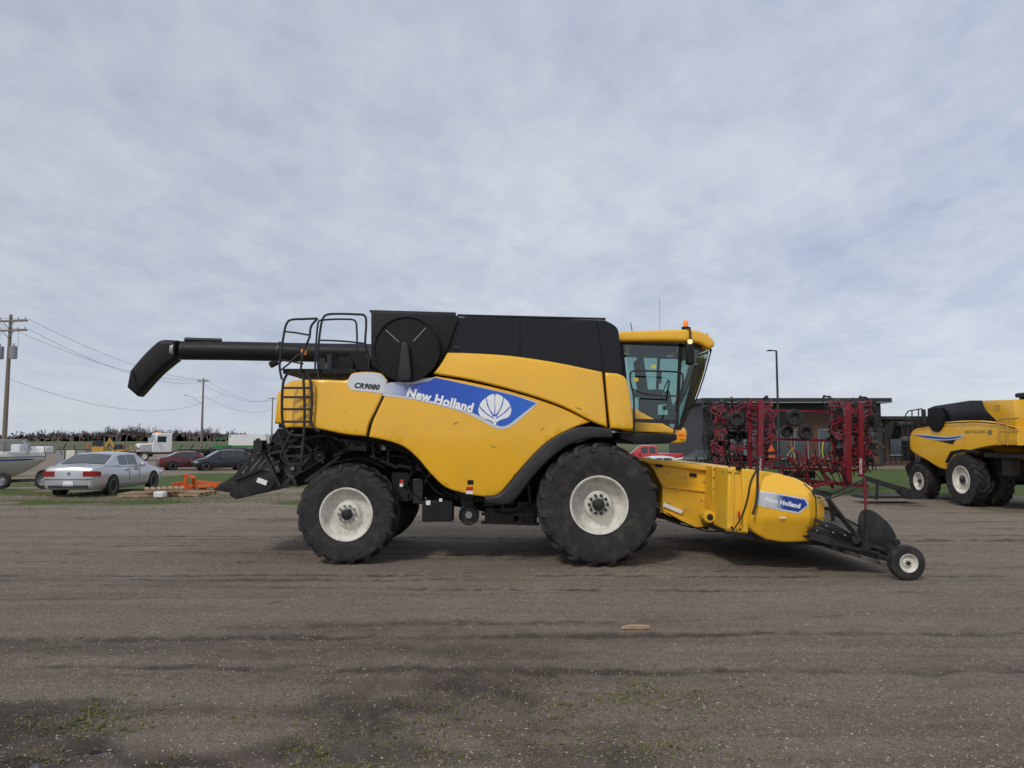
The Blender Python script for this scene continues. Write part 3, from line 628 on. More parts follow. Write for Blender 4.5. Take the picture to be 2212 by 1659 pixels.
MB().box(P(1552,1056,11.66),(.07,.01,.04),ry=.2).build('warning_label','decal_white',bf)
MB().box(P(1596,1112,10.89),(.03,.01,.10)).build('warning_label','decal_red',bs)
MB().tube(T3([(1653,985),(1640,990),(1637,1020),(1636,1060),(1632,1090),(1626,1112)],10.6),.020).build('hose_guard','black_steel',hd)
each('hydraulic_hose','black_plastic',hd,[lambda m:m.tube(T3([(1637,1010),(1622,1040),(1614,1080),(1600,1120),(1580,1150)],10.85),.012),lambda m:m.tube(T3([(1560,1020),(1590,1000),(1625,1002),(1640,1012)],11.2),.012)])
MB().prism(PL([(1560,1142,1),(1780,1165,1),(1775,1178,1),(1640,1170,1),(1562,1152,1)],11),10.95,15).build('lower_trough','black_steel',hd)
MB().cyl(P(1715,1100,11),P(1715,1100,11)+Vector((0,4,0)),.25,n=24).build('cross_auger','black_steel',hd)
a0=P(1745,1154,10.6);a1=P(1928,1210,10.6)
d=(a1-a0);nrm=Vector((-d.z,0,d.x)).normalized()
for k in range(7):
    y=10.72+k*.62;pts=[a0+nrm*.06,a1+nrm*.04,a1+d.normalized()*.05,a1-nrm*.04,a0-nrm*.06,a0-d.normalized()*.05]
    MB().prism([(p.x,p.z) for p in pts],y,y+.58).build('pickup_belt','belt_rubber',hd)
mb=MB()
for i in range(46):
    t=i/45
    for y in (10.60,11.0,11.6,12.6,13.5,14.5):
        p=a0+(a1-a0)*t-nrm*.05;p.y=y;mb.tube([p,p+Vector((.035,0,-.085))],.005,4)
        p=a0+(a1-a0)*t+nrm*.05;p.y=y;mb.tube([p,p+Vector((-.03,0,.085))],.005,4)
mb.build('pickup_tines','black_steel',hd)['kind']='stuff'
slab('deck_side_plate',PL([(1745,1148,1),(1785,1128,1),(1800,1130,1),(1850,1158,1),(1930,1205,1),(1925,1215,1),(1880,1204,1),(1752,1166,1)],10.6),'black_steel',hd,10.61,10.66,.008)
ep=[(1858,1190,1),(1862,1118,1),(1872,1102),(1895,1106),(1928,1134),(1944,1164),(1947,1195,1),(1930,1212,1),(1900,1208,1)]
slab('end_plate',PL(ep,10.6),'black_steel',hd,10.68,10.72,.008);slab('end_plate',PL(ep,10.6),'black_steel',hd,15.08,15.12,.008)
bars('side_rail','black_steel',hd,[(P(1750,1160,10.55),P(1935,1212,10.55),.04,.06),(P(1860,1172,10.55),P(1946,1196,10.5),.04,.05),(P(1760,1122,10.6),P(1850,1168,10.6),.04,.05),(P(1795,1108,10.6),P(1862,1140,10.6),.03,.03),(P(1800,1175,10.5),P(1900,1195,10.5),.03,.04)])
each('side_bracket','black_steel',hd,[lambda m:m.box(P(1870,1180,10.5),(.14,.06,.11),ry=.3),lambda m:m.box(P(1905,1203,10.5),(.12,.06,.08),ry=.3),lambda m:m.lathe([(.06,.04),(.06,0),(.004,0)],P(1850,1166,10.48),14),lambda m:m.lathe([(.05,.04),(.05,0),(.004,0)],P(1938,1172,10.55),14)])
each('side_bolt','steel',hd,[(lambda m,a=a,b=b:m.cyl(P(a,b,10.60),P(a,b,10.57),.012,n=8)) for a,b in((1765,1146),(1785,1136),(1800,1150),(1825,1156),(1843,1162),(1880,1195),(1915,1206))])
for k in range(22):
    y=10.8+k*.2;MB().tube([P(1790,1098,10.7)+Vector((0,y-10.7,0)),P(1850,1130,10.7)+Vector((0,y-10.7,0)),P(1925,1172,10.7)+Vector((0,y-10.7,0))],.008,5).build('windguard_rod','black_steel',hd)
MB().bar(P(1795,1100,10.7),P(1795,1100,10.7)+Vector((0,4.4,0)),.05,.05).build('windguard_tube','black_steel',hd)
A=P(1785,1074,10.5);B=P(1850,1158,10.5);N_=200;dd=(B-A);x_,y_,z_=frm(dd)
MB().tube([A+dd*(i/N_)+(x_*math.cos(i*.9)+y_*math.sin(i*.9))*.032 for i in range(N_+1)],.009,5).build('float_spring','black_steel',hd)
MB().tube([A,B],.014).build('spring_rod','black_plastic',hd)
MB().tube([P(1868,1033,10.5),P(1870,1104,10.5)],.018).build('marker_post','maroon',hd)
each('lift_linkage','black_steel',hd,[lambda m:m.tube([P(1870,1100,10.5),P(1872,1190,10.5)],.024),lambda m:m.tube([P(1775,1060,10.6),P(1800,1066,10.55),P(1868,1035,10.5)],.015),lambda m:m.tube([P(1790,1078,10.55),P(1840,1060,10.52),P(1868,1040,10.5)],.011),lambda m:m.bar(P(1755,1060,10.65),P(1795,1072,10.6),.05,.08),lambda m:m.bar(P(1790,1075,10.62),P(1800,1125,10.62),.04,.05),lambda m:m.tube(T3([(1790,1085),(1815,1120),(1850,1150),(1870,1160)],10.6),.01)])
gw=P(1963,1217,10.15);R3=.245
for yy,sd in((10.22,-1),(15.6,1)): wheel(hd,(gw.x,yy,R3),R3,.125,.17,sd,0,bolts=6,name='gauge_wheel')
for y0_,y1_,y2_ in((10.5,10.42,10.2),(15.3,15.4,15.6)):
    MB().bar((a1.x-.05,y0_,a1.z),(gw.x,y1_,R3),.05,.08).cyl((gw.x,y1_,R3),(gw.x,y2_,R3),.03).build('wheel_arm','black_steel',hd)

# =====================================================================
# SECOND COMBINE (right edge, heading towards camera)
# =====================================================================
XS=17.2;L2=Vector((XS+1.7,28.5,-.58))
c2=thing('combine_harvester','newer yellow and black combine harvester with dual front tyres at the right edge','combine harvester',L2,R(-90))
def W2(px,py,X=XS):
    p=PX(px,py,X);return Vector((-(p.y-L2.y),p.x-L2.x,p.z-L2.z))
def PL2(pts,X=XS,n=4): return ccw([(W2(a,b,X).x,W2(a,b,X).z) for a,b in spl(pts,n)])
YN=-1.7
y2=lambda x,z:YN+.07*(z-2.2)**2+(.3*(max(0,-2.0-x))**2 if x<-2 else 0)
slab('side_panel',PL2([(1966,972),(1963,950),(1968,932),(1990,922),(2040,911),(2110,908),(2160,913),(2196,922,1),(2197,962,1),(2150,962),(2100,972),(2068,990),(2052,1010),(2030,1012),(1998,992)]),'yellow',c2,y2,1.6,.04)
slab('grain_tank',PL2([(1998,883,1),(2012,877,1),(2090,865,1),(2122,865,1),(2156,905,1),(2157,918,1),(1998,928,1)]),'black_gloss',c2,YN+.10,1.6,.012)
slab('tank_corner_panel',PL2([(2118,865,1),(2186,863,1),(2192,905,1),(2190,920,1),(2152,912,1),(2126,886)]),'yellow',c2,YN+.05,1.6,.03)
MB().tube([W2(a,b)+Vector((0,-.01,0)) for a,b in((1985,924),(2040,914),(2110,911),(2160,916),(2192,925))],.02).build('panel_gap','dark_matte',c2)
p=W2(2022,906);MB().lathe([(.50,.2),(.50,-.04),(.46,-.05),(.03,-.04)],(p.x,YN+.0,p.z),36).build('rotary_screen','intake_screen',c2)
f2=lambda o:(lambda x,z:Vector((x,y2(x,z)-o,z)))
def q3(a,b): p=W2(a,b);return(p.x,p.z)
decal('side_stripe',[PL2([(2010,948,1),(2040,950),(2052,946),(2068,945,1),(2058,960,1),(2046,957)])],'decal_black',c2,y2,.01)
decal('silver_stripe',[PL2([(1968,937,1),(2010,940),(2045,943),(2085,938,1),(2075,947),(2045,951),(2010,949)])],'decal_silver',c2,y2,.012)
decal('blue_stripe',[PL2([(1970,939,1),(2010,942),(2045,945),(2080,941,1),(2070,946),(2045,949),(2010,947)])],'decal_dark_blue',c2,y2,.016)
text('brand_lettering','NEW HOLLAND','letter_grey',c2,q3(2084,936),q3(2128,935),.11,f2(.018),.01)
text('model_lettering','CR','letter_grey',c2,q3(2144,888),q3(2157,887),.20,lambda x,z:Vector((x,YN+.045,z)),.0,.2)
decal('emblem',[PL2([(2134,929),(2140,929),(2141,938),(2133,938)])],'letter_grey',c2,y2,.012)
wheel(c2,(1.35,-1.9+.3,.99),.99,.50,.55,-1,22,name='front_wheel')
wheel(c2,(1.35,-1.0+.3,.99),.99,.50,.55,-1,22,name='front_wheel')
wheel(c2,(1.35,1.6,.99),.99,.50,.6,1,22,name='front_wheel')
wheel(c2,(-1.9,-1.35,.74),.74,.36,.6,-1,20,name='rear_wheel')
wheel(c2,(-1.9,1.35,.74),.74,.36,.6,1,20,name='rear_wheel')
MB().cyl((1.35,-1.6,.99),(1.35,1.6,.99),.2).build('front_axle','dark_matte',c2);MB().cyl((-1.9,-1.35,.74),(-1.9,1.35,.74),.12).build('rear_axle','dark_matte',c2)
mb=MB();mb.box((-.3,0,1.35),(4.6,2.2,.7));mb.box((-2.6,0,1.1),(1.0,1.9,.8));mb.build('chassis_frame','dark_matte',c2)
slab('front_fender',[(.2,1.6),(.6,2.05),(1.3,2.15),(2.2,2.1),(2.2,2.0),(1.3,2.03),(.7,1.93),(.35,1.6)],'black_plastic',c2,YN-.05,YN+.6,.02)
def rail2(mb,pts,X=XS+.1,r=.026): mb.tube([W2(a,b,X) for a,b in pts],r,6)
mb=MB();rail2(mb,[(1956,927),(1956,897),(1962,888),(1990,883),(1998,886),(1998,925)]);rail2(mb,[(1956,908),(1998,903)]);rail2(mb,[(1970,925),(1970,886)]);rail2(mb,[(1984,925),(1984,884)]);mb.build('deck_handrail','black_steel',c2)
mb=MB()
for k in range(6): rail2(mb,[(1948,930+k*12),(1962,929+k*12)])
rail2(mb,[(1948,922),(1948,996)]);rail2(mb,[(1962,922),(1962,996)]);mb.build('rear_ladder','black_steel',c2)
mb=MB();rail2(mb,[(2160,962),(2158,910),(2162,905),(2200,903)],XS-.2,.03);rail2(mb,[(2160,932),(2200,932)],XS-.2,.03);rail2(mb,[(2176,905),(2177,962)],XS-.2,.03);mb.build('platform_rail','machine_yellow',c2)
MB().box((4.3,0,3.05),(1.7,1.7,1.9)).build('cab','glass_dark',c2,bev=.1);MB().box((3.4,-.95,1.95),(1.8,1.5,.15)).build('cab_platform','black_plastic',c2)
bars('cab_pillar','black_plastic',c2,[((3.5,-.87,2.1),(3.45,-.87,4.0),.12,.12),((4.9,-.87,2.1),(5.1,-.87,4.0),.08,.08)])
MB().box((4.3,0,4.08),(2.1,2.0,.16)).build('cab_roof','black_plastic',c2,bev=.05)
MB().box((5.4,0,1.3),(2.2,1.3,.8),ry=.35).build('feeder_house','yellow_dull',c2,bev=.03)
MB().box((3.3,-1.3,1.55),(.5,.3,.6)).build('front_step','black_steel',c2,bev=.02)
MB().tube([(2.5,1.75,3.2),(-3.5,1.75,3.2),(-9.6,1.75,3.25)],.17,14).build('unloading_auger','black_plastic',c2)
MB().prism([(-9.4,3.45),(-10.0,3.4),(-10.4,3.1),(-10.35,2.55),(-9.8,2.5),(-9.5,3.0)],1.5,2.0).build('auger_spout','black_plastic',c2,bev=.05)
MB().box((-3.6,0,1.2),(.7,2.0,.5),ry=-.5).build('straw_spreader','black_steel',c2)
each('engine_part','black_steel',c2,[lambda m:m.box((-2.7,-.9,3.25),(.5,.5,.5)),lambda m:m.cyl((-2.2,-1.1,3.2),(-2.2,-1.1,3.8),.09),lambda m:m.box((-3.3,-1.2,2.0),(.25,.4,.9))])

# =====================================================================
# TILLAGE IMPLEMENT (folded, maroon)
# =====================================================================
YT=34.0
ti=thing('tillage_implement','tall dark red folded tillage implement packed with black coulters behind the combine header','tillage implement',(P(1700,1060,YT).x,YT+1,-.58),world=True)
def TP(a,b,dy=0): return P(a,b,YT+dy)
def beams(nm,L): bars(nm,'maroon',ti,[(TP(a,b,dy),TP(c,d,dy),w,w) for a,b,c,d,dy,w in L])
beams('wing_beam',[(1643,864,1641,1035,-.8,.24),(1619,867,1619,1005,.0,.20),(1565,882,1565,1010,.9,.12),(1664,872,1664,1000,1.0,.10),(1540,884,1660,880,.3,.1),(1535,928,1655,925,.6,.1),(1540,970,1660,968,.2,.1),(1545,1002,1650,1000,.6,.1),
 (1830,868,1832,1045,-.8,.26),(1858,872,1860,1030,-.9,.20),(1800,882,1800,1010,.2,.14),(1872,880,1872,1010,.4,.10),(1790,888,1878,885,.3,.1),(1788,932,1878,930,.5,.1),(1785,978,1875,975,.2,.1),(1775,1018,1870,1015,.4,.1)])
beams('centre_beam',[(1640,1030,1875,1050,-.6,.16),(1660,1010,1820,1015,.8,.14),(1680,1050,1760,985,.2,.12),(1760,1050,1700,985,-.3,.10),(1800,1055,1755,985,-.5,.10),(1720,1060,1800,1040,-1.2,.12),(1690,1000,1690,1052,-.9,.11),(1820,1000,1825,1056,-.9,.11),(1640,1010,1690,985,0,.12),(1660,948,1800,952,1.0,.12),(1700,990,1830,1000,-.8,.09),(1735,1015,1790,985,-1.0,.08),(1655,886,1810,890,1.4,.10),(1700,960,1760,1010,-.6,.08),(1740,960,1745,1045,-.4,.09),(1765,985,1800,1020,-.9,.08)])
def coulter_mesh():
    m=MB();m.lathe([(.02,.02),(.19,.004),(.205,0),(.19,-.004),(.02,-.02)],(0,0,0),16)
    m.bar((0,.05,0),(.26,.05,.24),.045,.06);m.bar((.26,.05,.24),(.52,.05,.12),.06,.07);m.bar((.0,-.03,0),(.22,-.03,-.26),.035,.045)
    m.bar((-.02,.0,.02),(-.22,.0,.26),.035,.05)
    m.tube([(.14+i*.014,.05+.04*math.sin(i*1.2),.18+.04*math.cos(i*1.2)) for i in range(16)],.014,4);m.box((.52,.05,.12),(.10,.13,.13));return m
def tine_mesh():
    m=MB();m.tube([(.40*math.cos(t)*.6,0,.40*math.sin(t)) for t in [(-1.2+i*.32) for i in range(10)]],.025,5);m.bar((.24*math.cos(-1.2),0,-.37),(-.05,0,-.48),.025,.10);return m
def link_mesh():
    m=MB();m.bar((-.24,0,.08),(.24,0,.0),.06,.06);m.bar((-.24,0,-.10),(.24,0,-.18),.06,.06);m.box((.24,0,-.06),(.08,.12,.32));m.box((-.24,0,0),(.08,.12,.32));return m
protos={}
def place(nm,fn,mt,a,b,dy,rot):
    p=TP(a,b,dy)-ORG[ti.name]
    if nm not in protos: o=fn().build(nm,mt,ti);o.data.transform(Matrix.Translation(ORG[ti.name]));protos[nm]=o
    else: o=protos[nm].copy();COL.objects.link(o);o.parent=ti
    o.location=p;o.rotation_euler=rot
for r in range(10):
    z=873+r*14.5
    for a0_,dy in((1538,.1),(1556,.8),(1575,.0),(1596,.5),(1650,.9),(1805,.3),(1822,.0),(1850,.2),(1882,.0)):
        if r==9 and a0_ in(1596,1650): continue
        place('coulter',coulter_mesh,'black_steel',a0_+uni(-6,6),z+uni(-4,4),dy+uni(-.3,.5),(uni(-.3,.3),uni(-.5,.5),uni(0,6.28)))
    for a0_ in(1550,1592,1630,1660,1808,1845,1868):
        if rnd()<.85: place('link_arm',link_mesh,'maroon',a0_+uni(-6,6),z+uni(-5,5),uni(-.7,.2),(0,uni(-.6,.6),uni(-.5,.5)+(PI if rnd()<.5 else 0)))
    for a0_ in(1532,1575,1608,1650,1800,1886,1838,1868):
        if rnd()<.95: place('spring_tine',tine_mesh,'black_steel',a0_+uni(-8,8),z+uni(-5,5),uni(-.2,1.2),(uni(-.3,.3),uni(-.6,.6),uni(0,6.28)))
for a,b,dy,rr in((1591,905,-.6,.36),(1716,902,.3,.42),(1740,934,.2,.36),(1700,932,.8,.30)):
    q=TP(a,b,dy);to=tyre_mb(q,rr,.2,.26,0,-1).build('transport_tyre','rubber',ti)
    MB().lathe([(.2,-.1),(.16,.0),(.02,.02)],q,16).build('transport_rim','black_steel',to)
each('hydraulic_hose','dark_matte',ti,[(lambda m,x0=1680+k*10:m.tube([TP(x0,985+uni(-15,10),-1),TP(x0+8,1010+uni(-5,10),-1.1),TP(x0+22,1030+uni(-5,15),-1.05),TP(x0+30,1050,-1)],.025,5)) for k in range(14)])
each('frame_plate','dark_matte',ti,[(lambda m,a=a,b=b,w=w,h=h:m.box(TP(a,b,.9),(w,.1,h))) for a,b,w,h in((1590,940,1.0,.4),(1590,990,1.0,.3),(1835,930,.9,.5),(1840,985,.9,.4),(1725,1025,1.6,.35))])
each('hose_sleeve','hose_yellow',ti,[lambda m:m.tube([TP(1778,955,-.9),TP(1776,975,-.95),TP(1782,1000,-.9)],.022),lambda m:m.tube([TP(1700,985,-1),TP(1712,965,-1.05),TP(1716,1000,-1)],.016)])
p=TP(1666,968,-.9);MB().add([p+Vector((-.17,0,-.15)),p+Vector((.17,0,-.15)),p+Vector((0,0,.2))],[(0,1,2)]).build('slow_moving_sign','orange_steel',ti)
MB().box(TP(1667,986,-.9),(.3,.05,.12)).build('reflector','orange_steel',ti)
def vtext(a,b0,b1,dy,s):
    p0=TP(a,b1,dy);p1=TP(a,b0,dy)
    text('brand_lettering',s,'decal_white',ti,(p0.x,p0.z),(p1.x,p1.z),.12,lambda x,z:Vector((x,YT+dy,z)),.01)
vtext(1644,988,1026,-.93,'SALFORD');vtext(1862,990,1024,-1.01,'SALFORD')

di=thing('implement_drawbar','long black implement tongue resting on the grass between tillage implement and second combine','drawbar',(15,27.5,-.58),world=True)
YD=27.0
MB().bar(P(1866,1032,YD),P(1975,1066,YD),.18,.18).prism(PL([(1945,1050,1),(1990,1066,1),(2002,1078,1),(1960,1078,1),(1940,1062,1)],YD),YD-.15,YD+.2).build('tongue','black_steel',di)
bars('stand','black_steel',di,[(P(1868,1034,YD),P(1870,1074,YD),.1,.1),(P(1895,1046,YD),P(1893,1080,YD),.08,.08)])
MB().box(P(1912,1072,YD+1.5),(2.2,1.0,.1)).build('side_deck','charcoal',di)

# =====================================================================
# VEHICLES
# =====================================================================
KD={
'sedan':dict(st=[(0,.82,.34,.86),(.012,.90,.27,.97),(.05,.96,.24,1.03),(.15,.99,.22,1.05),(.3,1,.2,1.0),(.5,1,.2,.97),(.7,1,.2,.95),(.73,1,.2,.96),(.85,.99,.22,.88),(.95,.93,.25,.76),(.99,.82,.28,.66),(1,.7,.34,.58)],
  g=[(.13,1.05,1.05),(.29,1.02,1.40),(.36,.99,1.46),(.5,.97,1.47),(.6,.96,1.42),(.76,.93,.96)],win=[(.315,.425),(.44,.565)],rw=(.15,.285),ww=(.615,.745),ax=(.21,.80)),
'hatch':dict(st=[(0,.86,.35,.9),(.012,.93,.28,1.02),(.05,.98,.25,1.05),(.15,.99,.22,1.05),(.3,1,.2,1.02),(.5,1,.2,1.0),(.7,1,.2,.98),(.78,1,.2,.98),(.88,.98,.22,.92),(.96,.9,.25,.82),(.99,.82,.28,.70),(1,.7,.34,.62)],
  g=[(.01,1.03,1.04),(.06,1.03,1.45),(.12,1.03,1.56),(.4,1.0,1.6),(.56,.98,1.56),(.78,.97,1.0)],win=[(.14,.25),(.27,.40),(.42,.54)],rw=(.02,.055),ww=(.575,.76),ax=(.19,.80)),
'pickup':dict(st=[(0,.92,.55,1.15),(.005,.97,.5,1.22),(.1,1,.45,1.22),(.36,1,.42,1.22),(.37,1,.40,1.22),(.5,1,.4,1.20),(.7,1,.4,1.18),(.74,1,.4,1.18),(.88,.99,.42,1.14),(.97,.95,.45,1.06),(.99,.9,.5,.95),(1,.82,.55,.85)],
  g=[(.37,1.22,1.24),(.385,1.22,1.82),(.42,1.21,1.88),(.55,1.19,1.89),(.63,1.18,1.84),(.76,1.17,1.19)],win=[(.40,.49),(.51,.61)],rw=(.372,.384),ww=(.64,.745),ax=(.2,.82))}
def lerp(tab,t):
    for i in range(len(tab)-1):
        if tab[i][0]<=t<=tab[i+1][0]:
            k=(t-tab[i][0])/max(1e-9,tab[i+1][0]-tab[i][0]);return [a+(b-a)*k for a,b in zip(tab[i][1:],tab[i+1][1:])]
    return list(tab[-1][1:])
def car(name,label,cat,loc,rz,L,W,k,paint,plate=None,wr=.33):
    t=thing(name,label,cat,loc,rz);D=KD[k];w=W/2
    X=lambda u:-L/2+L*u
    mb=MB();vs=[];fs=[];n=0
    us=sorted(set([s[0] for s in D['st']]+[i/30 for i in range(31)]))
    for u in us:
        ww,z0,zt=lerp(D['st'],u);a=w*ww
        sec=[(0,z0),(a*.88,z0),(a*.97,z0+.10),(a,z0+.30*(zt-z0)),(a*.995,z0+.62*(zt-z0)),(a*.965,zt-.10),(a*.93,zt-.03),(a*.84,zt),(0,zt+.025)]
        full=sec+[(-y,z) for y,z in sec[-2:0:-1]];n=len(full)
        vs+=[(X(u),y,z) for y,z in full]
    for i in range(len(us)-1):
        for j in range(n): q=(j+1)%n;fs.append((i*n+j,i*n+q,(i+1)*n+q,(i+1)*n+j))
    fs.append(tuple(range(n)));fs.append(tuple(range((len(us)-1)*n,len(us)*n)))
    mb.add(vs,fs)
    g=D['g'];vs=[];fs=[]
    def gs(u,v):
        zb,zr=lerp(g,u);hb=w*.93;ht=w*.74;full=g[3][2]-g[3][1];kk=(zr-zb)/full
        return X(u),hb+(ht-hb)*kk*v,zb-.02+(zr-zb+.02)*v
    for u,_,_ in g:
        a=gs(u,0);b=gs(u,1);c=gs(u,.88);zr=b[2]
        vs+=[(a[0],a[1],a[2]),(c[0],c[1],c[2]),(b[0],b[1]-.05,zr-.01),(b[0],0,zr+.03),(b[0],-b[1]+.05,zr-.01),(c[0],-c[1],c[2]),(a[0],-a[1],a[2])]
    for i in range(len(g)-1):
        for j in range(6): fs.append((i*7+j,i*7+j+1,(i+1)*7+j+1,(i+1)*7+j))
    mb.add(vs,fs);mb.build('body',paint,t,ang=30)
    for s in(-1,1):
        for (u0,u1) in D['win']:
            K=6;V=[]
            for q in range(K+1):
                u=u0+(u1-u0)*q/K;a=gs(u,.12);V.append((a[0],s*(a[1]+.008),a[2]))
            for q in range(K,-1,-1):
                u=u0+(u1-u0)*q/K;a=gs(u,.82);V.append((a[0],s*(a[1]+.008),a[2]))
            MB().add(V,[(q,q+1,2*K-q,2*K+1-q) for q in range(K)]).build('side_window','car_glass',t)
        for u in [(D['win'][i][1]+D['win'][i+1][0])/2 for i in range(len(D['win'])-1)]+[D['win'][-1][1]+.01]:
            MB().box((X(u),s*(w*.998),.70),(.012,.012,.5)).build('door_seam','charcoal',t)
            MB().box((X(u)-.22,s*(w*.985),.83),(.16,.03,.03)).build('door_handle','charcoal',t)
        MB().box((X(D['win'][-1][1]+.02),s*(w+.07),1.0 if k!='pickup' else 1.25),(.12,.2,.14)).build('wing_mirror',paint,t,bev=.03)
    def gl(nm,u0,u1):
        V=[]
        for u in(u0,(u0+u1)/2,u1):
            a=gs(u,1);off=.022
            V+=[(a[0],-(a[1]-.10),a[2]+off-.012),(a[0],0,a[2]+.03+off),(a[0],a[1]-.10,a[2]+off-.012)]
        MB().add(V,[(0,1,4,3),(1,2,5,4),(3,4,7,6),(4,5,8,7)]).build(nm,'car_glass',t)
    if k!='pickup': gl('rear_window',*D['rw'])
    gl('windscreen',*D['ww'])
    zt=lerp(D['st'],.012)[2];zf=lerp(D['st'],.95)[2]
    def lamp(nm,mt,x0,sg,z0,z1,s):
        P_=[(x0-sg*.012,s*w*.50),(x0-sg*.012,s*w*.80),(x0+sg*.035,s*w*.925),(x0+sg*.28,s*w*.985),(x0+sg*.28,s*w*.90),(x0+sg*.1,s*w*.7),(x0+sg*.1,s*w*.5)]
        MB().add([(a,b,z0) for a,b in P_]+[(a,b,z1-(.03 if i in(3,4) else 0)) for i,(a,b) in enumerate(P_)],[tuple(range(7)),tuple(range(7,14))]+[(i,(i+1)%7,7+(i+1)%7,7+i) for i in range(7)]).build(nm,mt,t)
    for s in(-1,1):
        lamp('tail_light','red_lens',X(0),1,zt-.27,zt-.09,s);lamp('headlight','clear_lamp',X(1)-.02,-1,zf-.22,zf-.06,s)
    MB().box((X(0)-.01,0,zt-.36),(.03,W*.84,.015)).build('bumper_trim','charcoal',t);MB().box((X(0)+.02,0,.36),(.08,W*.7,.10)).build('rear_valance','charcoal',t)
    MB().box((X(1)-.01,0,zf-.24),(.05,W*.5,.14)).build('grille','charcoal',t)
    if plate:
        pl=MB().box((X(0)-.015,0,zt-.50),(.02,.31,.16)).build('licence_plate','decal_white',t)
        text('plate_lettering',plate,'boat_blue',pl,(.12,zt-.53),(-.12,zt-.53),.07,lambda x,z:Vector((X(0)-.03,x,z)),.01)
        m=MB();m.lathe([(.06,0),(.055,-.01),(.003,-.01)],(0,0,0),12);m.v=[(X(0)-.005+y,x,z+zt-.17) for x,y,z in m.v];m.build('emblem','steel',t)
    for u in D['ax']:
        for s in(-1,1):
            MB().lathe([(wr+.07,s*.10),(wr+.07,s*.104),(.02,s*.104)],(X(u),s*(w-.10),wr),24).build('wheel_arch','dark_matte',t)
            wheel(t,(X(u),s*(w-.10),wr),wr,wr*.66,.24,s,0,rm='steel',bolts=0)
    return t
car('parked_car','silver four-door sedan parked beside the cream boat, seen from behind','car',(-14.95,26.5,0),R(92),5.1,1.87,'sedan','silver','LAY 634')
p=Gp(388,1016);car('parked_car','dark maroon sedan parked on the far mud lot, left of the dark hatchback','car',(p.x,58,-.58),R(35),4.6,1.8,'sedan','car_maroon')
car('parked_car','dark grey hatchback parked next to the maroon sedan','car',(-23.2,57,-.58),R(212),4.3,1.82,'hatch','car_dark')
car('pickup_truck','bright red pickup truck seen below the cab of the nearer combine','pickup truck',(P(1400,990,62).x,62,-.58),R(172),5.8,2.0,'pickup','car_red',wr=.4)
car('parked_car','dark grey sport utility car parked before the dark building','car',(P(1512,990,58).x,58,-.58),R(165),4.8,1.9,'hatch','car_dark')
car('parked_car','white car partly hidden behind the yellow feeder house','car',(P(1432,990,43).x,43,-.58),R(10),4.5,1.8,'sedan','car_white')

# boat on trailer
bt=thing('motor_boat','cream fibreglass motor boat with blue stripe on its trailer at left edge','boat',(-20,29,0),world=True)
YBt=29.0
def bp(a,b,dy=0): return P(a,b,YBt+dy)
mb=MB();vs=[];fs=[];NS=14
for i in range(NS+1):
    t=i/NS;x=bp(-130+270*t,0).x;wd=1.15*(1-max(0,(t-.55)/.45)**2.2)+.02
    zt=bp(0,980-1*t-2*t*t).z;zc=bp(0,1004-8*t-8*max(0,t-.5)).z;zk=bp(0,1042-2*t-46*max(0,(t-.55)/.45)**2).z
    sec=[(-wd,zt),(-wd*1.02,zt-.12),(-wd*.92,zc),(-wd*.55,(zc+zk*1.5)/2.5),(0,zk),(wd*.55,(zc+zk*1.5)/2.5),(wd*.92,zc),(wd*1.02,zt-.12),(wd,zt),(wd*.8,zt+.03),(0,zt+.06),(-wd*.8,zt+.03)]
    vs+=[(x,YBt+.2+y,z) for y,z in sec]
for i in range(NS):
    for j in range(12): q=(j+1)%12;fs.append((i*12+j,i*12+q,(i+1)*12+q,(i+1)*12+j))
fs.append(tuple(range(12)));mb.add(vs,fs);mb.build('hull','boat_white',bt)
for (o1,o2) in ((.16,.19),(.25,.31)):
    V=[]
    for i in range(NS+1):
        y,z=vs[i*12+1][1],vs[i*12][2];V.append((vs[i*12][0],y-.012+(.03 if o1>.2 else .0),z-o1));V.append((vs[i*12][0],y-.012+(.05 if o1>.2 else .01),z-o2))
    MB().add(V,[(2*i,2*i+1,2*i+3,2*i+2) for i in range(NS)]).build('hull_stripe','boat_blue',bt)
A=[bp(8,980,-.6),bp(60,980,-.6),bp(72,980,.2),bp(60,980,1.0),bp(8,980,1.0)];B=[v+Vector((-.25,0,.55)) for v in A]
MB().add(A+B,[(i,i+1,i+6,i+5) for i in range(4)]).build('windscreen','clear_glass',bt)
mb=MB();mb.tube(B,.025)
for a,b in zip(A,B): mb.tube([a,b],.02)
mb.build('windscreen_frame','steel',bt)
MB().tube([bp(60,982,-.8),bp(64,962,-.8),bp(100,958,-.8),bp(128,964,-.5),bp(134,982,-.2)],.018).tube([bp(96,980,-.8),bp(96,958,-.8)],.018).build('bow_rail','steel',bt)
each('cockpit_seat','white_paint',bt,[lambda m:m.box(bp(90,972,.6),(.7,.5,.3)),lambda m:m.box(bp(40,970,.5),(.4,.4,.4))],bev=.05)
text('hull_lettering','SE1111','decal_black',bt,(bp(28,990).x,bp(28,990).z),(bp(52,990).x,bp(52,990).z),.07,lambda x,z:Vector((x,YBt-1.0,z)),.01)
t2=thing('boat_trailer','low steel boat trailer under the cream motor boat','trailer',(-19.5,29,0),world=True);tr_=MB();tr_.bar(bp(-120,1044,-.6),bp(110,1036,-.6),.08,.12);tr_.bar(bp(-120,1044,1),bp(110,1036,1),.08,.12);tr_.bar(bp(110,1036,-.6),bp(150,1038,.2),.08,.1);tr_.bar(bp(110,1036,1),bp(150,1038,.2),.08,.1);tr_.bar(bp(94,1042,-.8),bp(94,1042,1.2),.1,.1);tr_.build('trailer_frame','black_steel',t2)
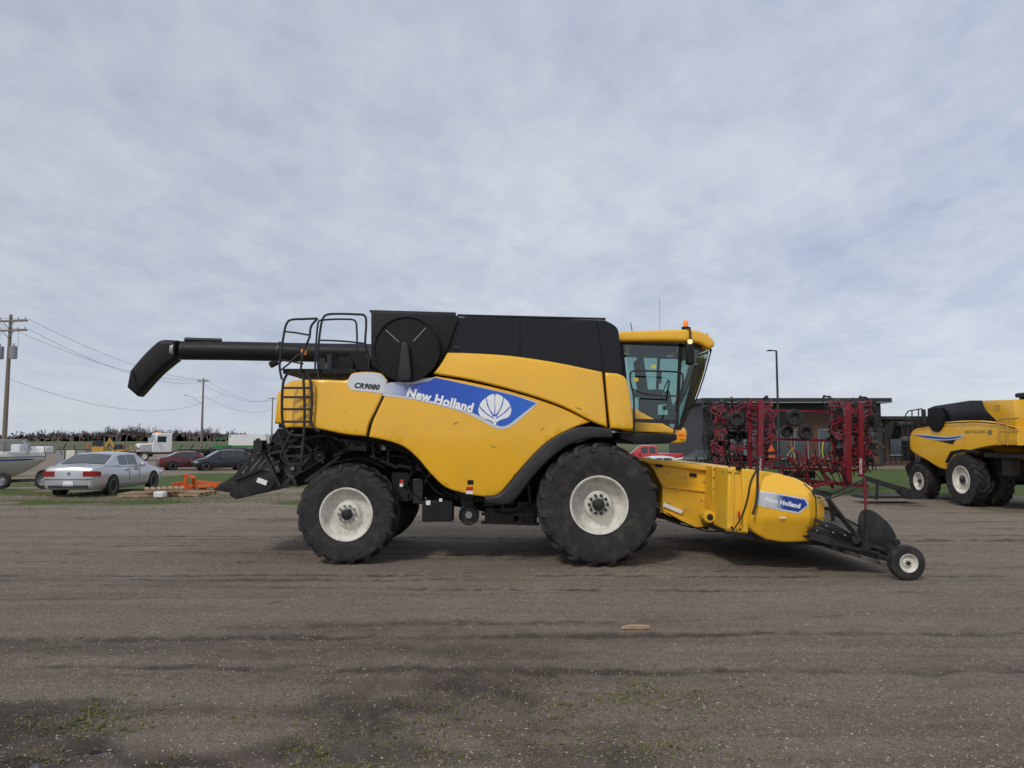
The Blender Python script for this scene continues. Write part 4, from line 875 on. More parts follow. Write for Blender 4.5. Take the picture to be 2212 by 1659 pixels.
for yy,s in((-.95,-1),(1.35,1)):
    q=bp(94,1043,yy);wheel(t2,(q.x,q.y,.32),.32,.17,.2,s,0,rm='grey_metal',bolts=0);wheel(t2,(bp(5,1043,yy).x,q.y,.32),.32,.17,.2,s,0,rm='grey_metal',bolts=0)

# pallets + orange steel
def pallet(loc,rz,label):
    t=thing('pallet',label,'pallet',loc,rz,'wooden pallets beside the silver sedan')
    each('deck_board','wood',t,[(lambda m,i=i:m.box((-.54+i*.18,0,.13),(.11,1.2,.02))) for i in range(7)])
    each('stringer','wood',t,[(lambda m,y=y:m.box((0,y,.075),(1.2,.05,.09))) for y in(-.55,0,.55)])
    each('bottom_board','wood',t,[(lambda m,i=i:m.box((i,0,.015),(.12,1.2,.02))) for i in(-.5,0,.5)])
g=Gp(310,1072);pallet((g.x,g.y,0),.1,'empty wooden pallet nearest the silver sedan')
g=Gp(415,1070);pallet((g.x,g.y,0),-.15,'wooden pallet under the orange steel frame')
g=Gp(358,1072);pallet((g.x-.1,g.y+.1,.15),.5,'tilted wooden pallet lying on top of its neighbours')
of=thing('steel_frame','bright orange steel frame parts piled on the ground behind the pallets','steel frame',Gp(420,1062),world=True)
g=Gp(415,1062)
bars('steel_beam','orange_steel',of,[(P(a,b,g.y+uni(-.3,.5)),P(c,d,g.y+uni(-.3,.5)),w,w) for a,b,c,d,w in((402,1055,402,1024,.10),(418,1052,418,1030,.10),(385,1048,474,1051,.09),(365,1054,425,1058,.09),(425,1040,468,1045,.09),(430,1058,476,1042,.08),(400,1026,420,1031,.08),(440,1059,474,1060,.09),(372,1046,400,1042,.08),(345,1056,380,1052,.07))])
each('steel_plate','orange_steel',of,[lambda m:m.box(P(448,1050,g.y),(.5,.4,.08)),lambda m:m.box(P(380,1055,g.y),(.3,.3,.08))])
g=Gp(346,1076);tag(MB().box((g.x,g.y,.12),(.34,.3,.2)).build('paper_bag','white_paint',None,bev=.04),'small white bag lying on the ground before the pallets','bag')

# white truck
wt=thing('flatbed_truck','white day-cab truck tractor with flatbed trailer on the far left lot','truck',(P(372,985,82).x,82,-.58),R(218))
m=MB();m.box((2.9,0,1.45),(1.5,1.9,.95));m.prism([(2.1,1.0),(2.1,2.0),(3.75,1.75),(3.85,1.0)],-.95,.95);m.build('bonnet','white_paint',wt,bev=.12)
MB().prism([(.3,.9),(.3,3.1),(1.9,3.1),(2.35,2.0),(2.35,.9)],-1.2,1.2).build('cab','white_paint',wt,bev=.12)
MB().prism([(1.99,2.88),(2.42,2.05),(2.40,2.04),(1.97,2.86)],-1.05,1.05).build('windscreen','car_glass',wt)
for s in(-1,1):
    MB().box((1.4,s*1.21,2.4),(.9,.02,.65)).build('side_window','car_glass',wt)
    MB().box((3.7,s*.8,1.35),(.25,.35,.25)).build('headlight','steel',wt,bev=.03)
    MB().box((2.2,s*1.5,2.3),(.1,.2,.5)).build('mirror','white_paint',wt)
MB().box((3.87,0,1.35),(.06,1.0,.7)).build('grille','steel',wt,bev=.02);MB().box((3.95,0,.7),(.15,2.2,.35)).build('bumper','steel',wt,bev=.02)
MB().box((-5.5,0,1.15),(9.5,2.4,.18)).build('flatbed_deck','black_steel',wt);MB().box((-1,0,.85),(6,.9,.25)).build('chassis','black_steel',wt)
MB().box((1.6,0,3.17),(.3,1.4,.12)).build('cab_light','orange_lens',wt)
for x in(3.1,-1.6,-2.8,-8.2,-9.4):
    for s in(-1,1): wheel(wt,(x,s*1.0,.5),.5,.28,.3,s,0,bolts=0)

# small yard things
def yard(name,label,cat,a,Y,parts,sc=1,rz=0,group=None):
    t=thing(name,label,cat,P(a,975,Y),rz,group);t.scale=(sc,sc,sc)
    for nm,mt,fns in parts: each(nm,mt,t,fns,bev=.02)
    t.location.z=-.58;return t
def whl(xs,y0,r): return [(lambda m,x=x:m.cyl((x,-y0,r),(x,y0,r),r)) for x in xs]
yard('trencher','yellow tracked digging machine with a raised boom on the far left lot','digger',216,84,[('track','dark_matte',[lambda m:m.box((0,-.8,.35),(2.6,.4,.7)),lambda m:m.box((0,.8,.35),(2.6,.4,.7))]),('body','machine_yellow',[lambda m:m.box((0,0,1.2),(1.5,1.2,.9))]),('canopy','charcoal',[lambda m:m.box((-.3,0,2.1),(.9,1.0,.7))]),('boom','machine_yellow',[lambda m:(m.bar((.7,0,1.4),(1.2,0,2.7),.2,.2),m.bar((1.2,0,2.7),(1.8,0,1.7),.18,.18))])],.9)
yard('skid_loader','small yellow loader parked between the digging machine and the low red implement','loader',258,90,[('wheel','dark_matte',whl((-.7,.7),.7,.4)),('body','machine_yellow',[lambda m:m.box((0,0,.9),(1.6,1.0,.6))]),('cage','charcoal',[lambda m:m.box((-.2,0,1.55),(.9,.9,.7))]),('arm','machine_yellow',[lambda m:m.bar((-1,0,1.6),(1.4,0,.7),.15,.15)])],.9)
yard('flat_rack','rust red low implement beside the white truck','implement',288,90,[('frame','maroon',[lambda m:m.box((0,0,.8),(2.6,1.4,.15)),lambda m:m.bar((-1.2,0,.8),(-1.1,0,1.7),.12,.12),lambda m:m.bar((1.0,0,.8),(.8,0,1.5),.12,.12)]),('wheel','rubber',whl((-.8,.8),.8,.35))],1)
for a,lab,mt in((136,'grey storage crate nearest the boat on the far left lot','grey_metal'),(158,'pale storage tank between two grey crates on the far left lot','boat_white'),(182,'grey storage crate beside the yellow digging machine','grey_metal')):
    yard('storage_crate',lab,'crate',a,74,[('crate_body',mt,[lambda m:m.box((0,0,.65),(.9,1,1.3))]),('crate_lid','charcoal',[lambda m:m.box((0,0,1.35),(.94,1.04,.08))])],1)
yard('skid_loader','green loader with raised lifting arm behind the flatbed trailer','loader',478,96,[('wheel','rubber',whl((-1.2,1.2),.9,.7)),('body','green_paint',[lambda m:m.box((.2,0,1.4),(2.2,1.2,.7))]),('lift_arm','green_paint',[lambda m:(m.bar((-.6,0,1.6),(-1.0,0,2.6),.16,.16),m.bar((-1.0,0,2.6),(1.4,0,3.1),.15,.15))])],.9)
for i,(a,Y,mt,lab) in enumerate(((398,86,'green_paint','green rotary mower parked behind the dark hatchback'),(425,86,'black_steel','dark harrow frame between truck and hatchback'),(455,86,'green_paint','green implement deck left of the green loader'),(240,86,'black_steel','dark drill frame right of the digging machine'),(198,92,'orange_steel','orange implement frame behind the digging machine'),(272,94,'machine_yellow','yellow implement frame behind the small yellow loader'),(305,96,'green_paint','green implement frame just left of the white truck'),(150,96,'black_steel','dark implement frame behind the pale storage tank'))):
    yard('farm_implement',lab,'implement',a,Y,[('deck',mt,[lambda m:m.box((0,0,.7),(2.2,1.4,.22))]),('mast',mt,[lambda m:m.bar((-.9,0,.7),(-.4,0,1.8),.13,.13),lambda m:m.bar((.8,0,.7),(.5,0,1.5),.13,.13)]),('wheel','rubber',whl((-.8,.8),.9,.38))],1,uni(-.4,.4))
bxt=thing('box_trailer','long white box trailer standing behind the green loader','trailer',(P(538,970,112).x,112,-.58),R(4))
MB().box((0,0,2.1),(5.6,2.4,1.9)).build('cargo_box','white_paint',bxt);MB().box((0,-1.22,1.25),(5.6,.03,.22)).build('side_skirt','green_paint',bxt)
each('wheel','rubber',bxt,whl((-2,-.9,1.9),1.1,.5))

# utility poles, wires
def pole(loc,h,label,arms,tr=0,lamp=False,rz=0):
    t=thing('utility_pole',label,'utility pole',loc,rz,'wooden utility poles along the left side')
    MB().tube([(0,0,0),(0,0,h*.5),(0,0,h)],[.17,.14,.10],12).build('pole','pole_wood',t)
    for zz,L in arms:
        a=MB().box((0,-.12,zz),(L,.1,.12)).build('crossarm','pole_wood',t)
        each('insulator','grey_metal',a,[(lambda m,x=x:m.cyl((x,-.12,zz+.06),(x,-.12,zz+.24),.045,.03,8)) for x in(-L/2+.15,-L/4,L/4,L/2-.15)])
        bars('crossarm_brace','grey_metal',a,[((-.5,-.14,zz),(0,-.14,zz-.5),.04,.04),((.5,-.14,zz),(0,-.14,zz-.5),.04,.04)])
    for k in range(tr):
        x=(-.42,.62,0)[k];to=MB().cyl((x,-.3,h*.72),(x,-.3,h*.72+.85),.24,n=18).cyl((x,-.3,h*.72+.85),(x,-.3,h*.72+1.05),.05,.04).build('transformer','grey_metal',t)
        MB().tube([(x,-.3,h*.72+1.05),(x*1.6,-.3,h*.8),(x*1.2,-.12,arms[-1][0])],.012,4).build('drop_wire','wire',to)
    if lamp:
        la=MB().tube([(0,0,h*.66),(-1.2,0,h*.74),(-2.3,0,h*.78)],.03,6).build('lamp_arm','grey_metal',t);MB().box((-2.4,0,h*.78),(.4,.16,.08)).build('lamp_head','grey_metal',la)
    return t
zt1=P(22,680,48).z+.58
p1=(P(12,900,48).x,48,-.58);p2=(P(437,900,98).x,98,-.58);p3=(P(588,900,150).x,150,-.58)
pole(p1,zt1,'tall wooden utility pole with two crossarms and transformers at left edge',[(zt1-.45,2.8),(zt1-1.1,2.8)],2,rz=-.15)
pole(p2,P(437,817,98).z+.58,'middle wooden utility pole with lamp arm above the dark hatchback',[(P(437,817,98).z+.2,1.6)],0,True)
pole(p3,P(588,858,150).z+.58,'farthest wooden utility pole close to the combine ladder',[(P(588,858,150).z+.3,1.8)],0)
def wire(a,b,sag,label):
    a=Vector(a);b=Vector(b);pts=[a+(b-a)*t+Vector((0,0,-4*sag*t*(1-t))) for t in [i/24 for i in range(25)]]
    tag(MB().tube(pts,[.006+.00010*p.y for p in pts],5).build('power_line','wire',None),label,'power line','power lines between the utility poles')
for dx,dz,sg,lab in((1.3,-.35,1.0,'upper right power line between first and second utility poles'),(-1.3,-.35,1.2,'upper left power line between first and second utility poles'),(1.3,-1.0,1.5,'lower power line between first and second utility poles'),(.1,-4.4,1.6,'lowest sagging cable between first and second utility poles')):
    wire((p1[0]+dx,48,zt1-.58+dz),(p2[0]+dx*.5,98,P(437,819 if dz>-2 else 870,98).z+(dz*.3 if dz>-2 else 0)),sg,lab)
for dx,dz,lab in((.7,-.2,'upper power line between second and third utility poles'),(-.7,-.2,'other upper power line between second and third utility poles'),(0,-2.2,'lower cable between second and third utility poles')):
    wire((p2[0]+dx,98,P(437,820,98).z+dz),(p3[0]+dx,150,P(588,861,150).z+dz),1.4,lab)
for dx,dz,lab in((1.3,-.35,'upper power line running off the left edge from the first pole'),(1.3,-1.,'lower power line running off the left edge from the first pole')):
    wire((p1[0]+dx,48,zt1-.58+dz),(p1[0]-14,30,zt1+1+dz),.8,lab)

# buildings
bd_=thing('commercial_building','low charcoal flat-roofed building with brown panels behind the tillage implement','building',(24,66,-.58),world=True)
YW=64
x0=P(1500,0,YW).x;x1=P(1868,0,YW).x;zr_=P(1700,872,YW).z
MB().box(((x0+x1)/2,YW+7,zr_/2-.29),(x1-x0,14,zr_+.58)).build('wall','charcoal',bd_)
ro=MB().box(((x0+x1)/2-.3,YW+6.3,zr_+.2),(x1-x0+.6,16.5,.42)).build('roof','charcoal',bd_)
MB().box(((x0+x1)/2-.3,YW-2.0,zr_+.02),(x1-x0+.6,.06,.08)).build('roof_trim','grey_metal',ro)
for a0_,a1_ in((1515,1560),(1675,1775),(1820,1860)):
    m=MB();xa=P(a0_,0,YW).x;xb=P(a1_,0,YW).x;n_=int((xb-xa)/.3)
    for i in range(n_): m.box((xa+(i+.5)*(xb-xa)/n_,YW-.05,1.9),((xb-xa)/n_,.08+.03*(i%2),4.6))
    m.build('timber_cladding','brown_clad',bd_)
for a in(1570,1600,1665,1700,1750,1785,1812):
    xa=P(a,0,YW).x;f=MB().box((xa,YW-.12,1.4),(1.1,.05,2.6)).build('window','glass_dark',bd_)
    MB().box((xa,YW-.16,2.72),(1.24,.08,.07)).box((xa,YW-.16,.1),(1.24,.08,.07)).box((xa-.6,YW-.16,1.4),(.07,.08,2.7)).box((xa+.6,YW-.16,1.4),(.07,.08,2.7)).build('frame','grey_metal',f)
b2=thing('shop_building','low brown ribbed building with dark windows behind the second combine','building',(40,70,-.58),world=True)
xa=P(1880,0,YW).x;zz=P(1930,905,YW).z
MB().box((xa+15,YW+9,zz/2-.29),(30,14,zz+.58)).build('wall','brown_clad',b2)
m=MB()
for i in range(60): m.box((xa+i*.5+.25,YW+1.96,zz/2-.3),(.1,.06,zz+.4))
m.box((xa+15,YW+1.99,.0),(30,.03,.2));m.build('wall_ribs','charcoal',b2)
MB().box((xa+15,YW+8.5,zz+.12),(31,16,.3)).build('roof','charcoal',b2)
for k in range(5):
    xw=xa+2.2+k*4.2;f=MB().box((xw,YW+1.9,1.2),(2.0,.06,1.6)).build('window','glass_dark',b2)
    MB().box((xw,YW+1.86,2.03),(2.2,.08,.09)).box((xw,YW+1.86,.38),(2.2,.08,.09)).box((xw,YW+1.86,1.2),(.06,.08,1.7)).build('frame','grey_metal',f)
lp=thing('street_lamp','slim black lamp post with a single short arm above the tillage implement','street lamp',(P(1681,900,50).x,50,-.58))
hz_=P(1681,757,50).z+.58
MB().tube([(0,0,0),(0,0,hz_)],[.10,.07],8).build('post','charcoal',lp);MB().bar((0,0,hz_-.03),(-.55,0,hz_+.02),.08,.08).build('arm','charcoal',lp);MB().box((-.5,0,hz_-.02),(.35,.2,.06)).build('lamp_head','charcoal',lp)

# treeline (stuff)
def treeline(name,label,x0,x1,Y,h,n,seed,mt):
    rs=random.Random(seed);V=[];Fs=[]
    for i in range(n):
        x=rs.uniform(x0,x1);y=Y+rs.uniform(-25,25);hh=h*rs.uniform(.6,1.0)*(.85+.2*math.sin(x*.03+seed)+.12*math.sin(x*.11))
        def br(px,pz,ang,L,w,dep):
            qx=px+math.sin(ang)*L;qz=pz+math.cos(ang)*L;b=len(V)
            V.extend([(px-w,y,pz),(px+w,y,pz),(qx+w*.4,y+rs.uniform(-1,1),qz),(qx-w*.4,y,qz)]);Fs.append((b,b+1,b+2,b+3))
            if dep>0:
                for _ in range(4 if dep>1 else 3): k=rs.uniform(.2,1);br(px+(qx-px)*k,pz+(qz-pz)*k,ang+rs.uniform(-.9,.9),L*rs.uniform(.45,.75),w*.6,dep-1)
        br(x,-2,rs.uniform(-.08,.08),hh*.42,.13,3)
        for _ in range(8):
            b=len(V);cx=x+rs.uniform(-5,5);ht=hh*rs.uniform(.3,.58);w_=rs.uniform(.8,2.4);V.extend([(cx-w_,y,-2),(cx+w_,y,-2),(cx+w_*.5,y,-2+ht),(cx-w_*.6,y,-2+ht*.85)]);Fs.append((b,b+1,b+2,b+3))
    m=MB();m.v=V;m.f=Fs;o=m.build(name,mt,None,sm=False,rec=False);tag(o,label,'trees',kind='stuff')
treeline('distant_treeline','long line of bare brown trees on the horizon',-430,40,500,14,1000,3,'hazy_bark')
treeline('distant_treeline','bare brown trees on the horizon beyond the buildings',120,560,520,14,350,5,'hazy_bark')

# =====================================================================
# GROUND
# =====================================================================
def ax(*segs):
    o=[]
    for a,b,s in segs: o+=list(np.arange(a,b,s))
    return np.array(o)
gx=ax((-3000,-600,400),(-600,-100,50),(-100,-30,3),(-30,-13,.25),(-13,-5,.06),(-5,5,.035),(5,13,.06),(13,34,.25),(34,100,3),(100,600,50),(600,3001,400))
gy=ax((-60,0,10),(0,4,.5),(4,8,.03),(8,20,.045),(20,26,.08),(26,66,.4),(66,160,3),(160,700,30),(700,5001,400))
XX,YY=np.meshgrid(gx,gy)
rz_,mud=relief(XX,YY);ZZ=dip(XX,YY)+rz_
V=np.stack([XX,YY,ZZ],-1).reshape(-1,3);nx=len(gx);ny=len(gy)
I=np.arange(nx*ny).reshape(ny,nx);Q=np.stack([I[:-1,:-1],I[:-1,1:],I[1:,1:],I[1:,:-1]],-1).reshape(-1,4)
me=bpy.data.meshes.new('ground');me.vertices.add(len(V));me.vertices.foreach_set('co',V.ravel());me.loops.add(len(Q)*4);me.loops.foreach_set('vertex_index',Q.ravel().astype(np.int32))
me.polygons.add(len(Q));me.polygons.foreach_set('loop_start',(np.arange(len(Q))*4).astype(np.int32));me.update(calc_edges=True);me.validate();me.shade_smooth()
nz=fbm(XX*.35,YY*.5,4,90)
def band(v,a,b,s): return ss((v-a)/s)*ss((b-v)/s)
grass=np.zeros_like(XX)
grass=np.maximum(grass,band(YY,20.0,30,2.5)*ss((-2.5-XX)/2)*np.clip(nz*3.2-1.0,0,1))
grass=np.maximum(grass,band(YY,31,53,2)*ss((XX+24)/2)*ss((-4-XX)/3)*(.80+.4*nz))
grass=np.maximum(grass,band(YY,27,50,3)*ss((-XX-14)/2)*np.clip(nz*2.6-.7,0,1)*.9)
grass=np.maximum(grass,band(YY,31,60,1.5)*ss((XX-6)/3)*(.85+.35*nz))
grass=np.maximum(grass,band(YY,21,31,3)*ss((XX-2)/3)*np.clip(nz*2.8-1.1,0,1))
WP=[(1330,1500,.8,.40,.45),(130,1560,.5,.28,.35),(480,1565,.4,.3,.25),(890,1545,.4,.25,.25),(1380,1620,.6,.2,.25),(740,1640,.5,.18,.3),(250,1640,.5,.12,.2)]
for (a,b,rx,ry,k) in WP:
    g=Gp(a,b);grass=np.maximum(grass,k*np.exp(-((XX-g.x)/rx)**2-((YY-g.y)/ry)**2)*np.clip(fbm(XX*4,YY*4,3,14)*3.2-.9,0,1))
for nm,arr in(('mud',mud),('grass',np.clip(grass,0,1)),('far',ss((YY-108)/12))):
    at=me.attributes.new(nm,'FLOAT','POINT');at.data.foreach_set('value',arr.ravel().astype(np.float32))
go=bpy.data.objects.new('ground',me);COL.objects.link(go);go['kind']='structure'
m,n,l,b=nt('gravel_ground')
def N(t,**k):
    x=n.new(t)
    for a,v in k.items(): setattr(x,a,v)
    return x
tc=N('ShaderNodeTexCoord')
def noise(sc,det=6,ro=.6,st=None):
    x=N('ShaderNodeTexNoise');x.inputs['Scale'].default_value=sc;x.inputs['Detail'].default_value=det;x.inputs['Roughness'].default_value=ro
    if st:
        mp=N('ShaderNodeMapping');mp.inputs['Scale'].default_value=st;l.new(tc.outputs['Object'],mp.inputs[0]);l.new(mp.outputs[0],x.inputs['Vector'])
    else: l.new(tc.outputs['Object'],x.inputs['Vector'])
    return x.outputs['Fac']
def mixc(f,a,b_):
    x=N('ShaderNodeMix',data_type='RGBA')
    for s,v in((0,f),(6,a),(7,b_)):
        if isinstance(v,tuple): x.inputs[s].default_value=(*v,1)
        elif isinstance(v,(int,float)): x.inputs[s].default_value=v
        else: l.new(v,x.inputs[s])
    return x.outputs[2]
def mr(v,a,b_,c=0,d=1):
    x=N('ShaderNodeMapRange');l.new(v,x.inputs['Value'])
    for s,k in zip(('From Min','From Max','To Min','To Max'),(a,b_,c,d)): x.inputs[s].default_value=k
    return x.outputs[0]
def mth(op,a,b_):
    x=N('ShaderNodeMath',operation=op)
    for i,v in enumerate((a,b_)):
        if isinstance(v,(int,float)): x.inputs[i].default_value=v
        else: l.new(v,x.inputs[i])
    return x.outputs[0]
am=N('ShaderNodeAttribute',attribute_name='mud').outputs['Fac'];ag=N('ShaderNodeAttribute',attribute_name='grass').outputs['Fac'];af=N('ShaderNodeAttribute',attribute_name='far').outputs['Fac']
n1=noise(.8,5);n2=noise(13,7,.8);n3=noise(70,4,.8);n4=noise(3.2,7,.72);nst=noise(1.0,9,.72,(.10,3.4,1))
c=mixc(mr(n1,.3,.7),(.29,.23,.170),(.40,.328,.252))
c=mixc(mr(nst,.46,.60,0,.60),c,(.185,.142,.106))
c=mixc(mr(n4,.48,.68,0,.40),c,(.20,.156,.118))
c=mixc(mr(n2,.46,.66,0,.60),c,(.52,.44,.35))
c=mixc(mr(n3,.48,.62,0,.80),c,(.095,.074,.058))
def vor(sc,thr,dmax,k):
    vo=N('ShaderNodeTexVoronoi');vo.inputs['Scale'].default_value=sc;l.new(tc.outputs['Object'],vo.inputs['Vector'])
    sx=N('ShaderNodeSeparateXYZ');l.new(vo.outputs['Color'],sx.inputs[0])
    return mth('MULTIPLY',mth('MULTIPLY',mr(vo.outputs['Distance'],dmax,dmax*.6),mth('GREATER_THAN',sx.outputs[0],thr)),k),sx.outputs[1]
st,sc1=vor(46,.50,.42,.85);c=mixc(st,c,mixc(sc1,(.20,.16,.125),(.62,.55,.46)))
st2,sc2=vor(24,.86,.30,.6);c=mixc(st2,c,mixc(sc2,(.20,.16,.13),(.48,.42,.36)))
mf=mr(mth('ADD',am,mth('ADD',mth('MULTIPLY',mth('SUBTRACT',n2,.5),1.0),mth('MULTIPLY',mth('SUBTRACT',n4,.5),.9))),.22,.90)
mudc=mixc(mr(n3,.35,.65),(.028,.022,.018),(.125,.098,.078))
mudc=mixc(mth('MULTIPLY',st,.4),mudc,(.33,.28,.24))
c=mixc(mth('MULTIPLY',mf,.85),c,mudc)
gf=mr(mth('ADD',ag,mth('MULTIPLY',mth('SUBTRACT',n2,.5),1.1)),.35,.75)
gc=mixc(mr(noise(5,5),.35,.65),(.065,.115,.022),(.15,.18,.055))
gc=mixc(mr(noise(60,3),.4,.6,0,.5),gc,(.055,.085,.02))
c=mixc(gf,c,gc)
c=mixc(af,c,mixc(mr(noise(.02,4,.6,(.3,2,1)),.4,.6),(.10,.095,.055),(.13,.15,.06)));l.new(c,b.inputs['Base Color'])
rg=mr(mf,0,1,.92,.60);l.new(rg,b.inputs['Roughness']);b.inputs['Specular IOR Level'].default_value=.25
hgt=mth('ADD',mth('MULTIPLY',n3,.9),mth('ADD',mth('MULTIPLY',st,.8),mth('ADD',mth('MULTIPLY',n2,2.0),mth('MULTIPLY',st2,1.0))))
bp_=N('ShaderNodeBump');bp_.inputs['Strength'].default_value=1.0;bp_.inputs['Distance'].default_value=.025;l.new(hgt,bp_.inputs['Height']);l.new(bp_.outputs[0],b.inputs['Normal'])
me.materials.append(m)
m_,n_,l_,b_=nt('water');b_.inputs['Base Color'].default_value=(.03,.026,.022,1);b_.inputs['Roughness'].default_value=.05;M['water']=m_
for (a,b,r_p) in PUD:
    mm=MB();vs=[];zq=gz(a,b)+.010
    for i in range(24):
        t=2*PI*i/24;q=r_p*(1+.2*math.sin(3*t+a)+.12*math.sin(7*t));vs.append((a+math.cos(t)*q*1.7,b+math.sin(t)*q*.8,zq))
    mm.add(vs,[tuple(range(24))]);o=mm.build('puddle','water',None,sm=False,rec=False);o['kind']='structure'
def island(name,cols,rough):
    m,n,l,b=nt(name);g=n.new('ShaderNodeNewGeometry');r=n.new('ShaderNodeValToRGB');l.new(g.outputs['Random Per Island'],r.inputs[0])
    e=r.color_ramp.elements;e[0].color=(*cols[0],1);e[1].color=(*cols[-1],1)
    for i,c in enumerate(cols[1:-1]): x=e.new((i+1)/(len(cols)-1));x.color=(*c,1)
    l.new(r.outputs[0],b.inputs['Base Color']);b.inputs['Roughness'].default_value=rough;b.inputs['Specular IOR Level'].default_value=.2;M[name]=m
island('pebble',[(.11,.085,.065),(.26,.205,.155),(.18,.15,.125),(.34,.29,.235),(.46,.40,.33)],.9)
island('weed_leaf',[(.07,.12,.02),(.11,.16,.03),(.20,.18,.06),(.08,.11,.03)],.65)
island('dry_grass',[(.24,.20,.09),(.14,.16,.05),(.32,.27,.15),(.09,.13,.03)],.8)
rs=np.random.RandomState(4);NP=46000
py_=4.1+8.0*rs.rand(NP)**1.6;pxx=(rs.rand(NP)*2-1)*(py_*.76+.3);sz=.0035+.011*rs.rand(NP)**3.6
dens=fbm(pxx*.8,py_*.8,3,66);keep=dens+.3*rs.rand(NP)>.50;py_=py_[keep];pxx=pxx[keep];sz=sz[keep]
pz=dip(pxx,py_)+relief(pxx,py_)[0]
base=np.array([(1,0,0),(0,1,0),(-1,0,0),(0,-1,0),(.15,.1,.75),(0,0,-.6)],float)
jit=base[None]*(1+.5*(rs.rand(len(sz),6,3)-.5));ang=rs.rand(len(sz))*6.28;ca,sa=np.cos(ang),np.sin(ang)
x_=jit[...,0]*ca[:,None]-jit[...,1]*sa[:,None]*.7;y_=jit[...,0]*sa[:,None]+jit[...,1]*ca[:,None]*.7
vv=np.stack([x_*sz[:,None]+pxx[:,None],y_*sz[:,None]+py_[:,None],jit[...,2]*sz[:,None]*.7+pz[:,None]],-1).reshape(-1,3)
ff=np.array([(0,1,4),(1,2,4),(2,3,4),(3,0,4),(1,0,5),(2,1,5),(3,2,5),(0,3,5)]);ff=(ff[None]+6*np.arange(len(sz))[:,None,None]).reshape(-1,3)
me=bpy.data.meshes.new('pebbles');me.from_pydata(vv.tolist(),[],ff.tolist());me.materials.append(M['pebble']);o=bpy.data.objects.new('pebbles',me);COL.objects.link(o);tag(o,'loose pale gravel stones scattered over the foreground dirt','gravel',kind='stuff')
def weeds(name,label,spots,mt,kind):
    V=[];Fs=[];rs=random.Random(len(label))
    for (a,b,rx,ry,cnt,hh) in spots:
        g=Gp(a,b)
        for _ in range(cnt):
            x=g.x+rs.gauss(0,rx*.5);y=g.y+rs.gauss(0,ry*.5)
            if y<3.8: continue
            if y<9 and float(fbm(x*3,y*3,3,14))<.44: continue
            z=gz(x,y)-.003
            for q in range(rs.randint(3,6)):
                t=rs.uniform(0,6.28);L=hh*rs.uniform(.35,1.2);c_,s_=math.cos(t),math.sin(t);bi=len(V)
                if kind=='blade':
                    w=rs.uniform(.0014,.0028);le=L*rs.uniform(.4,1.0)
                    V.extend([(x-s_*w,y+c_*w,z),(x+s_*w,y-c_*w,z),(x+c_*le*.45+s_*w*.7,y+s_*le*.45-c_*w*.7,z+L*.55),(x+c_*le*.45-s_*w*.7,y+s_*le*.45+c_*w*.7,z+L*.55),(x+c_*le,y+s_*le,z+L*.65)])
                    Fs.append((bi,bi+1,bi+2,bi+3));Fs.append((bi+3,bi+2,bi+4))
                else:
                    w=L*.24;r0=L*.25;zz=z+L*rs.uniform(.1,.4)
                    V.extend([(x,y,z+.002),(x+c_*r0-s_*w,y+s_*r0+c_*w,zz),(x+c_*L,y+s_*L,zz*.5+z*.5+.004),(x+c_*r0+s_*w,y+s_*r0-c_*w,zz)]);Fs.append((bi,bi+1,bi+2,bi+3))
    m=MB();m.v=V;m.f=Fs;o=m.build(name,mt,None,sm=False,rec=False);tag(o,label,'weeds',kind='stuff')
W1=[(1330,1500,1.2,.6,600,.022),(1250,1530,1.1,.5,150,.02),(130,1560,.6,.4,230,.030),(480,1565,.7,.5,190,.024),(890,1545,.6,.4,160,.024),(1380,1620,1.1,.35,160,.022),(740,1640,.7,.3,220,.028),(250,1640,.7,.2,110,.028),(1900,1560,1.8,.7,110,.018),(700,1580,1.3,.5,130,.02),(115,1400,.5,.3,40,.025)]
weeds('low_weeds','small green leafy weeds growing low in the foreground mud',W1,'weed_leaf','leaf')
W2_=[(a,b,rx,ry,int(c*.8),h*2.0) for a,b,rx,ry,c,h in W1]+[(265,1610,.1,.06,40,.10),(130,1545,.2,.12,110,.10),(610,1470,1.4,.5,100,.03),(1450,1620,.3,.1,30,.06)]
weeds('grass_tufts','thin grass blades sprouting in tufts from the foreground dirt',W2_,'dry_grass','blade')
W3=[(x,y,2.0,1.0,170,.11) for x in range(30,640,60) for y in(1082,1070)]+[(x,1100,1.6,.8,60,.08) for x in range(30,640,80)]
weeds('verge_grass','rough patchy grass along the yard edge behind the combine',W3,'dry_grass','blade')
g=Gp(1374,1360);t=MB();t.prism([(-.155,0),(-.13,.02),(-.03,.032),(.05,.026),(.14,.022),(.15,.004),(.05,-.004)],-.03,.03)
o=t.build('wood_offcut','wood',None);o.location=(g.x,g.y,gz(g.x,g.y)+.012);o.rotation_euler=(0,0,.1);tag(o,'splintered flat piece of pale wood lying on the gravel before the front wheel','wood piece')
for i,(a,b,c,d,lab) in enumerate(((690,1482,722,1452,'curved dry twig left of its neighbours on the foreground dirt'),(715,1455,745,1440,'short dry stalk at the tip of the curved twig'),(580,1305,610,1300,'small clump of dry roots near the rear wheel tracks'),(1180,1580,1230,1590,'thin dry stalk among the lower foreground weeds'))):
    A=Gp(a,b);B=Gp(c,d);t=MB();mid=(A+B)/2+Vector((.03,.04,.02))
    pts=[A,(A+mid)/2+Vector((0,.01,.01)),mid,(mid+B)/2,B];pts=[Vector((q.x,q.y,gz(q.x,q.y)+.012+.01*(j%2))) for j,q in enumerate(pts)];t.tube(pts,[.005,.005,.004,.003,.002],5)
    t.tube([pts[2],pts[2]+Vector((.05,-.05,.01))],.003,4);tag(t.build('twig','twig',None),lab,'twig')
